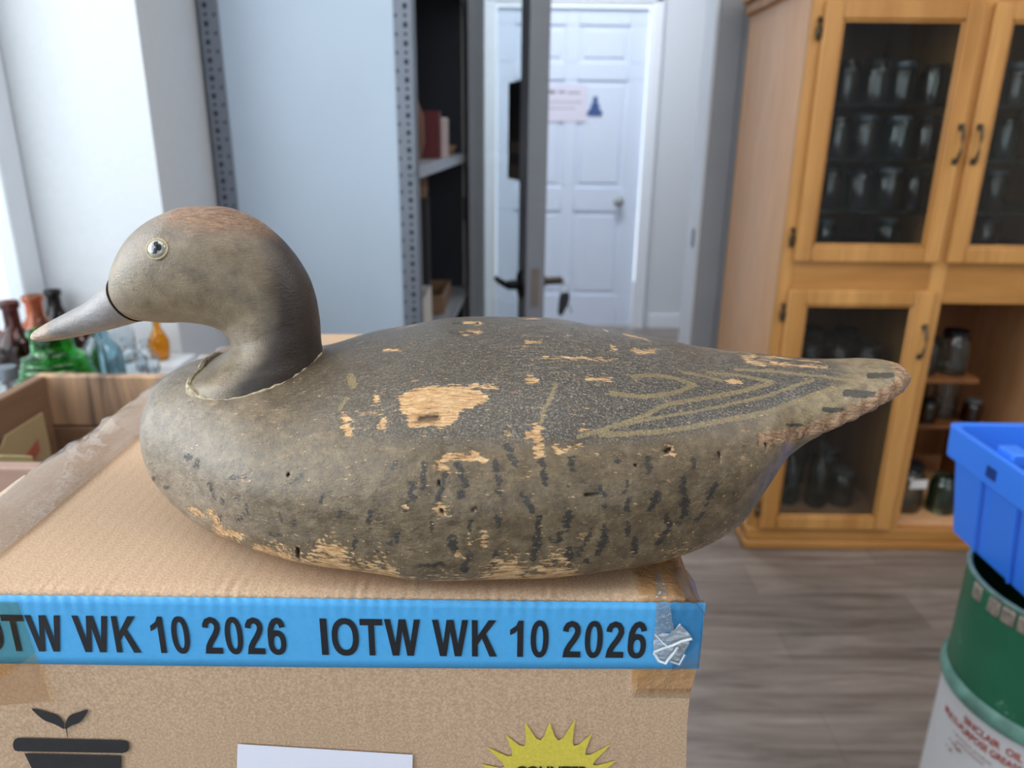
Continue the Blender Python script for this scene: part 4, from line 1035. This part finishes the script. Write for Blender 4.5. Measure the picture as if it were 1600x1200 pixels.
    # worn brown wood of the tail edge
    c = mix(nt, edge(pc_[0], rag.outputs[0], 2.4, 5, .40), c, ramp(nt, grain.outputs[0], [(.34, lin((84, 58, 42))), (.5, lin((146, 112, 84))), (.66, lin((184, 152, 116)))]).outputs[0])
    # flecks and chips of bare wood
    chips = mth(nt, 'MAXIMUM', mth(nt, 'MULTIPLY', thr(noise(nt, texco(nt, (1, 3, 3)), 75, 6, .75), .615, 18), .75), 0.0)
    c = mix(nt, chips, c, lin((178, 138, 96)))
    be = edge(pa[0], mix(nt, .5, rag.outputs[0], grain.outputs[0]), 4.5, 9, .43)
    bw = ramp(nt, grain.outputs[0], [(.30, lin((138, 90, 54))), (.47, lin((190, 146, 98))), (.66, lin((224, 190, 144)))]).outputs[0]
    bw = mix(nt, .35, bw, ramp(nt, spk2.outputs[0], [(.35, .6), (.6, 1.0)]).outputs[0], 'MULTIPLY')
    c = mix(nt, be, c, bw)
    c = mix(nt, mth(nt, 'MULTIPLY', thr(noise(nt, texco(nt, (1, 1.5, 1)), 130, 5, .75), .63, 16), .6), c, lin((46, 42, 38)))
    pt_ = _cl(pb[2]); c = mix(nt, mth(nt, 'MULTIPLY', edge(pt_, rag.outputs[0], .8, 4, .3), .82), c, lin((48, 34, 26)))
    L.new(c, p.inputs['Base Color'])
    rg = ramp(nt, mid.outputs[0], [(.3, .36), (.7, .50)]).outputs[0]
    L.new(mix(nt, be, rg, .85), p.inputs['Roughness'])
    p.inputs['Specular IOR Level'].default_value = .45; p.inputs['Coat Weight'].default_value = .34; p.inputs['Coat Roughness'].default_value = .34
    h = mth(nt, 'ADD', mth(nt, 'MULTIPLY', fine.outputs[0], .35), mth(nt, 'ADD', mth(nt, 'MULTIPLY', grain.outputs[0], .5), mth(nt, 'MULTIPLY', spk2.outputs[0], .7)))
    b1 = bump(nt, h, .75, .0013, p)
    b2 = bump(nt, dent.outputs[0], .35, .004, p, b1)
    hh = mth(nt, 'SUBTRACT', mth(nt, 'MULTIPLY', be, -.5), pt_)
    b3 = bump(nt, hh, .9, .0014, p, b2)
    return m
DUCK = duck_mat()
V = body_grid(); nx_, na_ = V.shape[:2]; VV = V.reshape(-1, 3)
F = [(i*na_+k, (i+1)*na_+k, (i+1)*na_+(k+1) % na_, i*na_+(k+1) % na_) for i in range(nx_-1) for k in range(na_)]
F += [tuple(range(na_))[::-1], tuple(range((nx_-1)*na_, nx_*na_))]
A_ = paint_body(VV, None)
# carve: shallow recess of chips and pits, slight hand-carved unevenness, ragged tail edge
VC = VV.copy()
un = .0004*np.sin(VV[:, 0]*61+VV[:, 1]*37)+.0003*np.sin(VV[:, 0]*113-VV[:, 2]*90)
ctr = np.stack([VV[:, 0], 0*VV[:, 1], np.full(len(VV), .045)], -1); dirn = VV-ctr; dirn /= np.linalg.norm(dirn, axis=1)[:, None]+1e-9
VC += dirn*((un-.0005*A_['pa'][0]-.0022*np.clip(A_['pb'][2], 0, 1)*(A_['pb'][2] > .4))*(VV[:, 2] > .002)*np.clip((.2-VV[:, 0])/.02, 0, 1))[:, None]
tr_ = A_['pc'][0]; VC[:, 2] += .0006*tr_*np.sin(VV[:, 0]*900+VV[:, 1]*500); VC[:, 1] += .0008*tr_*np.sin(VV[:, 0]*640)
bod = MB().add(VC, F).build('body', DUCK, DK, angle=180); set_attrs(bod, A_)

# ---- head: lofted from upper and lower profile points
HA = np.array([(506,582),(500,557),(498,538),(497,512),(493,480),(484,446),(463,407),(426,365),(385,337),(338,323),(292,323),(250,336),(216,360),(197,388),(188,410),(185,428)], float)
HB = np.array([(296,594),(304,578),(328,564),(352,553),(367,533),(354,513),(327,503),(304,500.5),(291,500),(280,501),(271,501),(263,501),(256,500),(248,499),(240,498.5),(232,497.5)], float)
HW = np.array([.042,.0395,.0345,.0300,.0265,.0262,.0275,.0292,.0305,.031,.0308,.0298,.0278,.0252,.0225,.0198])
def px_plane(P): return np.array([at(a, b_, 1, D0) for a, b_ in P])-np.array([0, D0, DZ])
def loft(A3, B3, Wd_, n, na, ex, cap0=True, cap1=True):
    t = np.arange(len(A3), dtype=float); q = np.linspace(0, t[-1], n)
    A2 = catmull(t, A3, q); B2 = catmull(t, B3, q); w = pchip(t, Wd_, q); e = pchip(t, ex, q)
    a = np.linspace(0, 2*np.pi, na, endpoint=False); vs = []
    for i in range(n):
        c_ = (A2[i]+B2[i])/2; h_ = (A2[i]-B2[i])/2
        cc, ss = np.cos(a), np.sin(a)
        for k in range(na):
            u = np.sign(ss[k])*abs(ss[k])**(2/e[i]); v_ = np.sign(cc[k])*abs(cc[k])**(2/e[i])
            vs.append(c_+h_*u+np.array([0, w[i]*v_, 0]))
    fs = [(i*na+k, (i+1)*na+k, (i+1)*na+(k+1) % na, i*na+(k+1) % na) for i in range(n-1) for k in range(na)]
    if cap0: fs.append(tuple(range(na))[::-1])
    if cap1: fs.append(tuple(range((n-1)*na, n*na)))
    return np.array(vs), fs
hv, hf = loft(px_plane(HA), px_plane(HB), HW, 260, 160, np.full(len(HW), 2.05))
P = side_px(hv); hx, hy = P.T
crown = smooth01((np.interp(hx, [190, 250, 330, 400, 450], [345, 350, 366, 372, 372])-hy)/34+.35)*smooth01((hx-225)/50)
nape_line = np.interp(hy, [320, 360, 400, 440, 500, 560, 600], [455, 425, 432, 440, 440, 430, 380])
nape = 1.15*smooth01((hx-nape_line+16)/70+.5)*smooth01((hy-332)/30)
lore = smooth01(1-np.hypot((hx-205)/26, (hy-385)/32))*.5+.6*caps(P, 225, 372, 225, 410, 9, soft=10)*0
chk = smooth01(1-np.hypot((hx-300)/110, (hy-440)/60))
hb = np.zeros(len(hv)); hd = np.zeros(len(hv)); pt = np.zeros(len(hv))
for m in ((300,330,350,328,3),(330,345,345,352,3),(290,360,310,366,2)): hb = np.maximum(hb, caps(P, *m)*.5)
for m in ((318,328,345,326,1),(205,440,207,442,1.5),(208,450,209,452,1.5),(455,560,470,548,2)): pt = np.maximum(pt, caps(P, *m, soft=1.5)*.6)
def head_mat(name, cols, crownc, napec, fines=.5):
    m, N, L, p = mk(name); nt = m.node_tree
    a = N.new('ShaderNodeAttribute'); a.attribute_name = 'pa'; s = N.new('ShaderNodeSeparateColor'); L.new(a.outputs['Color'], s.inputs[0])
    a2 = N.new('ShaderNodeAttribute'); a2.attribute_name = 'pb'; s2 = N.new('ShaderNodeSeparateColor'); L.new(a2.outputs['Color'], s2.inputs[0])
    iso = texco(nt); fine = noise(nt, iso, 850, 3, .65); mid = noise(nt, iso, 120, 5, .65); big = noise(nt, iso, 40, 4, .6); gr = noise(nt, texco(nt, (2, 4, 9)), 120, 4, .65)
    c = ramp(nt, mid.outputs[0], [(.3, lin(cols[0])), (.7, lin(cols[1]))]).outputs[0]
    def nz(v, k, n=big): return mth(nt, 'MAXIMUM', mth(nt, 'MINIMUM', mth(nt, 'ADD', v, mth(nt, 'MULTIPLY', mth(nt, 'MULTIPLY', mth(nt, 'SUBTRACT', n.outputs[0], .5), k), v)), 1.0), 0.0)
    c = mix(nt, nz(s2.outputs[0], .8), c, ramp(nt, mid.outputs[0], [(.3, lin((92, 78, 70))), (.7, lin((124, 108, 98)))]).outputs[0])
    c = mix(nt, nz(s.outputs[1], 1.2), c, ramp(nt, gr.outputs[0], [(.3, lin(napec)), (.72, tuple(v*1.9 for v in lin(napec)))]).outputs[0])
    c = mix(nt, nz(s.outputs[0], 1.6), c, ramp(nt, gr.outputs[0], [(.3, lin((92, 70, 56))), (.5, lin(crownc)), (.7, lin((168, 134, 104)))]).outputs[0])
    sp = mth(nt, 'MAXIMUM', mth(nt, 'MINIMUM', mth(nt, 'MULTIPLY', mth(nt, 'SUBTRACT', noise(nt, iso, 210, 3, .7).outputs[0], .68), 14), 1.0), 0.0)
    c = mix(nt, mth(nt, 'MULTIPLY', sp, .45), c, lin((84, 72, 62)))
    c = mix(nt, s.outputs[2], c, lin((52, 40, 32)))
    L.new(c, p.inputs['Base Color']); L.new(ramp(nt, mid.outputs[0], [(.3, .34), (.7, .50)]).outputs[0], p.inputs['Roughness'])
    p.inputs['Specular IOR Level'].default_value = .7
    b1 = bump(nt, fine.outputs[0], fines, .0006, p); b2 = bump(nt, mth(nt, 'MULTIPLY', gr.outputs[0], mth(nt, 'ADD', s.outputs[0], .35)), .5, .0014, p, b1)
    return m
HM = head_mat('weathered_head_paint', ((98, 83, 63), (142, 125, 100)), (136, 102, 76), (40, 31, 26))
head = MB().add(hv, hf).build('head', HM, DK, angle=180)
set_attrs(head, dict(pa=(np.clip(crown+hb, 0, 1), nape, pt), pb=(np.clip(lore+.55*smooth01((400-hy)/50)*(1-crown), 0, 1), chk, pt)))
# bill
BA = np.array([(196,440),(186,432),(181,432),(160,452),(138,470),(115,483),(92,495),(76,504),(66,511),(61.5,518)], float)
BB = np.array([(246,490),(233,496),(228,498.5),(200,507),(172,514),(144,520),(114,525.5),(92,527.5),(76,527),(66,523.5)], float)
BWd = np.array([.0140,.0172,.0186,.0170,.0155,.0158,.0166,.0158,.0125,.0050])
bv, bf = loft(px_plane(BA), px_plane(BB), BWd, 140, 90, np.full(len(BWd), 2.15))
bill_m = head_mat('grey_bill_paint', ((108, 101, 98), (142, 135, 132)), (168, 146, 128), (120, 118, 122), .6)
bill = MB().add(bv, bf).build('bill', bill_m, head, angle=180)
BP = side_px(bv)
set_attrs(bill, dict(pa=(smooth01((82-BP[:, 0])/14)*.75+.55*smooth01((BP[:, 1]-np.interp(BP[:, 0], [60, 110, 170, 230], [522, 520, 508, 492]))/5), smooth01(1-np.abs(BP[:, 0]-150)/60)*.25, np.zeros(len(bv))), pb=(np.zeros(len(bv)),)*3))
# carved groove between bill and cheek (dark line)
bvh = BVHTree.FromPolygons([Vector(v) for v in hv.tolist()], hf)
bvb = BVHTree.FromPolygons([Vector(v) for v in bv.tolist()], bf)
org = Vector((CAM-np.array([0, D0, DZ])).tolist())
lr = hv[-160:]; lc = lr.mean(0)
MB().tube([tuple(lc+(v_-lc)*.985+np.array([-.0004, 0, 0])) for v_ in lr[::2]], .0008, 8, closed=True).build('bill_groove', M('groove_dark', (40, 31, 26), .85, spec=.1), head)
# glass eyes
d = Vector(pxd(245.5, 389).tolist()).normalized(); h = bvh.ray_cast(org, d); ep, en = h[0], h[1]
if en.y > 0: en = -en
def eye(sgn):
    p_ = Vector((ep.x, ep.y*sgn, ep.z)); n_ = Vector((en.x, en.y*sgn, en.z)).normalized()
    b = MB(); r = .0046
    prof = [(0, .0026)]+[(r*math.sin(t)*.95, .0026*math.cos(t)) for t in np.linspace(.1, 1.45, 14)]
    prof.append((r*.95, -.001))
    b.lathe(prof, 40)
    for i in range(len(b.f)):
        row = i//40; b.mi[i] = 0 if prof[row][0] < .0026 else 1
    pale = M('glass_eye_iris', (150, 146, 132), .06, var=.35, scale=300, spec=.8)
    blackp = M('glass_eye_pupil', (8, 10, 14), .03, var=0, spec=1.0)
    for mm in (pale, blackp): mm.node_tree.nodes['Principled BSDF'].inputs['Coat Weight'].default_value = 1; mm.node_tree.nodes['Principled BSDF'].inputs['Coat Roughness'].default_value = .02
    o = b.build('glass_eye', [blackp, pale], head, angle=180)
    o.rotation_mode = 'QUATERNION'; o.rotation_quaternion = Vector((0, 0, 1)).rotation_difference(n_); o.location = p_-n_*.0002
    b = MB(); b.tube([(r*1.02*math.cos(a), r*1.02*math.sin(a), .0) for a in np.linspace(0, 2*math.pi, 32, endpoint=False)], .00055, 8, closed=True)
    o2 = b.build('eye_rim', M('putty_rim', (176, 160, 128), .6, var=.2, scale=300), head); o2.rotation_mode = 'QUATERNION'; o2.rotation_quaternion = o.rotation_quaternion.copy(); o2.location = p_
eye(1); eye(-1)
# cracked putty seam where neck meets breast
bvhB = BVHTree.FromPolygons([Vector(v) for v in VC.tolist()], F)
nr = 34; sp_ = []; rings = hv[:160*nr].reshape(nr, 160, 3)
for k_ in range(0, 160, 2):
    best = None
    for i in range(nr-1, -1, -1):
        v_ = rings[i, k_]; h = bvhB.ray_cast(Vector((v_[0], v_[1], .2)), Vector((0, 0, -1)))
        if h[0] is not None and v_[2] < h[0].z: best = (v_[0], v_[1], h[0].z); break
    if best is None: best = tuple(rings[0, k_])
    o_c = rings[:nr].mean((0, 1)); d_ = np.array(best[:2])-o_c[:2]; d_ /= np.linalg.norm(d_)+1e-9
    sp_.append((best[0]+d_[0]*.0002, best[1]+d_[1]*.0002, best[2]+.0003*math.sin(k_*1.7)))
MB().tube(sp_, [.0003+.0009*random.random()**2+(.0010 if p_[0] < -.150 else 0)-(.0003 if p_[0] > -.115 else 0) for p_ in sp_], 7, closed=True).build('neck_seam', M('cracked_putty', (170, 156, 130), .8, var=.45, scale=400), DK)
tag(DK, 'weathered wooden duck decoy with glass eye and chipped paint, on the carton', 'duck decoy')

# ================================================================== BOTTLES ON THE WINDOW SILL
def bglass(name, rgb, dens=1, rough=.03):
    if name in MATS: return MATS[name]
    m, N, L, p = mk(name); p.inputs['Base Color'].default_value = (*rgb, 1)
    p.inputs['Transmission Weight'].default_value = 1; p.inputs['Roughness'].default_value = rough; p.inputs['IOR'].default_value = 1.45
    nt = m.node_tree; n = noise(nt, texco(nt), 40, 3); bump(nt, n.outputs[0], .15, .002, p)
    MATS[name] = m; return m
def wall_prof(outer, t=.0022):
    inner = [(max(r-t, .0005), z+(t*1.5 if i == 0 else 0)) for i, (r, z) in enumerate(outer)]
    inner[0] = (0.0005, outer[0][1]+t*1.6); inner[1] = (max(outer[1][0]-t, .001), outer[1][1]+t*1.6)
    return outer+[(outer[-1][0]-t, outer[-1][1])]+inner[::-1][1:]
def bottle(name, prof, mat, px_, py_, label, cat='bottle', n=40, extra=None):
    """px_ = column the neck stands at, py_ = distance from the camera wall"""
    p = at(px_, 560, 1, py_); e = empty(name, (p[0], py_, S0+.0005))
    MB().lathe(wall_prof(prof), n).build('glass_body', mat, e, angle=60)
    if extra: extra(e)
    tag(e, label, cat); return e
AMB = bglass('amber_glass', (.55, .13, .02)); DAMB = bglass('dark_amber_glass', (.22, .05, .03)); GRN = bglass('green_glass', (.14, .78, .16))
AQ = bglass('aqua_glass', (.62, .82, .88)); CLR = bglass('clear_glass', (.88, .93, .95)); HON = bglass('honey_glass', (.95, .55, .06)); BLKG = bglass('black_glass', (.035, .03, .04)); PNK = bglass('rust_glass', (.80, .36, .20))
# beehive jug
pr = [(0, 0), (.060, 0), (.066, .006)]
for k_ in range(9):
    z = .012+k_*.0115; r = .066-.0028*max(0, k_-3)**1.15
    pr += [(r, z), (r+.0016, z+.0035), (r, z+.0075), (r-.0022, z+.0098)]
pr += [(.048, .117), (.036, .122), (.0315, .127), (.0305, .150), (.034, .153), (.035, .160), (.032, .162)]
bottle('green_beehive_jug', pr, GRN, 86, 1.18, 'bright green ribbed glass jug on the sill under the duck bill', 'jug')
def beer(r, h, nr): return [(0, 0), (r*.9, 0), (r, .006), (r, h*.50), (r*.95, h*.58), (r*.70, h*.66), (nr*1.2, h*.71), (nr, h*.75), (nr*.95, h*.92), (nr*1.2, h*.93), (nr*1.25, h*.985), (nr*1.15, h)]
bottle('brown_bottle', beer(.034, .178, .0135), DAMB, 31, 1.31, 'dark reddish brown bottle on the sill, left of the green jug')
bottle('rust_bottle', beer(.042, .160, .0165), PNK, 69, 1.44, 'rust orange bottle with tall neck behind the green jug')
bottle('black_bottle', beer(.026, .146, .0135), BLKG, 101, 1.56, 'almost black glass bottle standing behind the rust orange bottle')
bottle('dark_brown_bottle', [(0, 0), (.028, 0), (.032, .006), (.032, .085), (.028, .100), (.018, .112), (.016, .118), (.018, .120), (.018, .125)], DAMB, 125, 1.36, 'squat dark brown bottle mostly hidden behind the green jug')
bottle('aqua_bottle', [(0, 0), (.030, 0), (.035, .006), (.036, .07), (.032, .095), (.019, .112), (.0155, .118), (.0155, .130), (.019, .133), (.019, .140)], AQ, 160, 1.30, 'pale aqua glass bottle on the sill, right of the green jug')
bottle('ink_bottle', [(0, 0), (.026, 0), (.030, .006), (.029, .045), (.018, .060), (.009, .066), (.008, .080), (.012, .083), (.012, .088)], CLR, 204, 1.40, 'low clear ink bottle between aqua bottle and honey coloured bottle')
bottle('ink_bottle', [(0, 0), (.019, 0), (.022, .006), (.021, .032), (.014, .045), (.008, .05), (.0075, .060), (.010, .062), (.010, .068)], CLR, 230, 1.46, 'smallest clear ink bottle, touching the honey coloured bottle')
bottle('honey_bottle', [(0, 0), (.014, 0), (.018, .005), (.0205, .030), (.020, .044), (.013, .060), (.0075, .070), (.0072, .100), (.009, .102), (.009, .108)], HON, 252, 1.55, 'small honey amber bottle with slim neck at the window corner')
def metal_cap(e): MB().lathe([(.016, .110), (.0168, .126), (.0155, .129), (0, .129)], 24).build('screw_cap', ZINC, e)
bottle('clear_capped_bottle', [(0, 0), (.026, 0), (.030, .006), (.030, .075), (.025, .095), (.016, .106), (.014, .110), (.014, .122)], CLR, 4, 1.08, 'clear bottle with grey metal cap at the far left of the sill', extra=metal_cap)
bottle('amber_bottle', beer(.028, .145, .013), AMB, -8, 1.40, 'orange amber bottle at the left edge, behind the capped clear bottle')
bottle('clear_flask', [(0, 0), (.028, 0), (.032, .006), (.032, .07), (.026, .09), (.014, .105), (.012, .125), (.015, .128), (.015, .134)], CLR, 190, 1.52, 'clear flask behind the aqua bottle near the window corner')

# ================================================================== DRUM AND BLUE TOTE
DC = (.885, .998); DR = .160; RZ = .680
dr = empty('grease_drum', (DC[0], DC[1], 0))
def drum_paint():
    m, N, L, p = mk('green_drum_enamel'); nt = m.node_tree; iso = texco(nt)
    n1 = noise(nt, iso, 6, 3); n2 = noise(nt, iso, 24, 5, .7); n3 = noise(nt, iso, 15, 5, .65)
    c = ramp(nt, n1.outputs[0], [(.3, lin((30, 92, 66))), (.7, lin((42, 112, 82)))]).outputs[0]
    c = mix(nt, ramp(nt, n2.outputs[0], [(.64, 0.0), (.69, .7)]).outputs[0], c, lin((140, 176, 164)))
    c = mix(nt, ramp(nt, n3.outputs[0], [(.70, 0.0), (.74, .8)]).outputs[0], c, lin((120, 98, 84)))
    L.new(c, p.inputs['Base Color']); p.inputs['Roughness'].default_value = .38; return m
DP = drum_paint()
HOOP = M('scuffed_hoop_green', (104, 146, 134), .45, var=.3, scale=30)
prof = [(0, .003), (DR-.008, .003), (DR-.003, .0), (DR, .004), (DR, .15), (DR+.007, .158), (DR+.007, .168), (DR, .176), (DR, .473)]
MB().lathe(prof, 96).build('drum_wall', M('label_white_enamel', (222, 222, 224), .4, var=.04, scale=5), dr, angle=50)
MB().lathe([(DR+.0005, .471), (DR+.006, .475), (DR+.009, .484), (DR+.007, .494), (DR+.001, .502)], 96).build('rolling_hoop', HOOP, dr)
MB().lathe([(DR, .502), (DR, .65), (DR-.001, RZ-.004), (DR-.003, RZ), (DR-.006, RZ-.004), (DR-.004, .65), (DR-.004, .5), (DR-.004, .03), (0, .03)], 96).build('upper_wall', DP, dr)
rl = MB(); rl.tube([((DR-.002)*math.cos(a), (DR-.002)*math.sin(a), RZ-.003) for a in np.linspace(0, 2*math.pi, 96, endpoint=False)], .004, 10, closed=True)
rl.build('rim', M('rim_grey_green', (96, 122, 116), .5, var=.3, scale=40), dr)
for a in (176, 190, 199, 208, 220, 236, 252):
    b = MB(); ar = math.radians(a)
    vs = MB().box(-.011, .011, -.002, .004, -.022, .004)
    X = Matrix.Rotation(ar+math.pi/2, 4, 'Z')
    cx2, cy2 = (DR+.001)*math.cos(ar), (DR+.001)*math.sin(ar)
    b.add([(cx2+(X @ Vector(v)).x, cy2+(X @ Vector(v)).y, RZ-.012+v[2]) for v in vs.v], vs.f)
    b.build('lid_lug', M('rusty_lug', (140, 128, 118), .6, .2, var=.35, scale=120), dr, bevel=.003)
b = MB(); RED = M('drum_red_print', (186, 74, 58), .5, var=.15, scale=80)
def wrap_text(mb, s, a0, z0, w, h, bold=.02):
    v, f = text_geo(s, w, h, bold)
    mb.add([((DR+.0012)*math.cos(math.radians(a0)+x/DR), (DR+.0012)*math.sin(math.radians(a0)+x/DR), z0+y) for x, y, _ in v], f)
wrap_text(b, 'SINCLAIR  OIL', -171, .443, .094, .0135)
wrap_text(b, 'MULTI-PURPOSE GREASE', 172.5, .424, .142, .0130)
b.build('lettering', RED, dr, smooth=False)
b = MB(); FAD = M('drum_small_print', (170, 120, 110), .5)
wrap_text(b, '\u2022 premium product', -176, .407, .072, .008, 0)
wrap_text(b, 'performance', -172, .397, .05, .009, 0)
wrap_text(b, '\u2022 High', -178, .385, .03, .010, .01)
wrap_text(b, '\u2022 A', -179, .371, .016, .009, .01)
b.build('small_lettering', FAD, dr, smooth=False)
tag(dr, 'open green steel grease drum with a white label and red lettering', 'drum')

TT = empty('blue_tote', (.0, 0, RZ+.002))
TB = M('blue_polypropylene', (58, 128, 240), .42, var=.04, scale=4, bmp=.05)
tz = .185
def ring_pts(x0, x1, y0, y1, r=.02, n=5):
    out = []
    for cx, cy, a0 in ((x1-r, y1-r, 0), (x0+r, y1-r, 90), (x0+r, y0+r, 180), (x1-r, y0+r, 270)):
        for k_ in range(n+1): a = math.radians(a0+90*k_/n); out.append((cx+r*math.cos(a), cy+r*math.sin(a)))
    return out
def loops(L_):
    b = MB(); n = len(L_[0][0]); vs = []
    for pts, z in L_: vs += [(x, y, z) for x, y in pts]
    fs = [(i*n+k_, i*n+(k_+1) % n, (i+1)*n+(k_+1) % n, (i+1)*n+k_) for i in range(len(L_)-1) for k_ in range(n)]
    b.add(vs, fs); return b, n
x0, x1, y0, y1 = .764, 1.10, .62, 1.172
o_ = lambda e, z, r=.02: (ring_pts(x0-e, x1+e, y0-e, y1+e, r), z)
b, n = loops([o_(0, 0), o_(.012, .13), o_(.0125, .131)])
t_ = [o_(0, 0), o_(.014, tz-.052), o_(.024, tz-.052), o_(.026, tz), o_(.020, tz+.002), o_(.014, tz-.001), o_(.010, tz-.05), o_(-.004, .006)]
b, n = loops(t_); b.f.append(tuple(range(n))); b.f.append(tuple(range(7*n, 8*n))[::-1]); b.mi += [0, 0]
b.build('tote_body', TB, TT, angle=40)
for yy in (1.085, .995, .905, .81, .72):
    MB().box(-.0016, .0016, -.002, .002, .003, tz-.055).build('moulded_rib', TB, TT, loc=(x0-.0065, yy, 0)).rotation_euler = (0, -.106, 0)
MB().box(-.002, .002, -.012, .012, -.009, .009).build('latch_slot', M('slot_blue_dark', (18, 52, 120), .5), TT, loc=(x0-.0240, 1.06, tz-.030))
MB().box(0, .03, -.02, .02, 0, .022).build('hinge_tab', TB, TT, bevel=.003, loc=(x0-.012, 1.06, tz-.012))
MB().box(-.004, .004, 0, .012, -.10, .0).build('end_rib', TB, TT, loc=(.90, y1-.006, tz-.004))
tag(TT, 'bright blue plastic tote sitting on top of the green drum', 'tote')
bl = empty('brown_stoneware_lid', (.862, .98, RZ+.01))
lathe_obj('lid_dome', [(0, 0), (.07, 0), (.075, .02), (.073, .12), (.06, .150), (.03, .165), (0, .168)], M('brown_stoneware', (70, 58, 54), .3, var=.2), bl)
tag(bl, 'dark brown rounded stoneware pot inside the blue tote', 'pot')
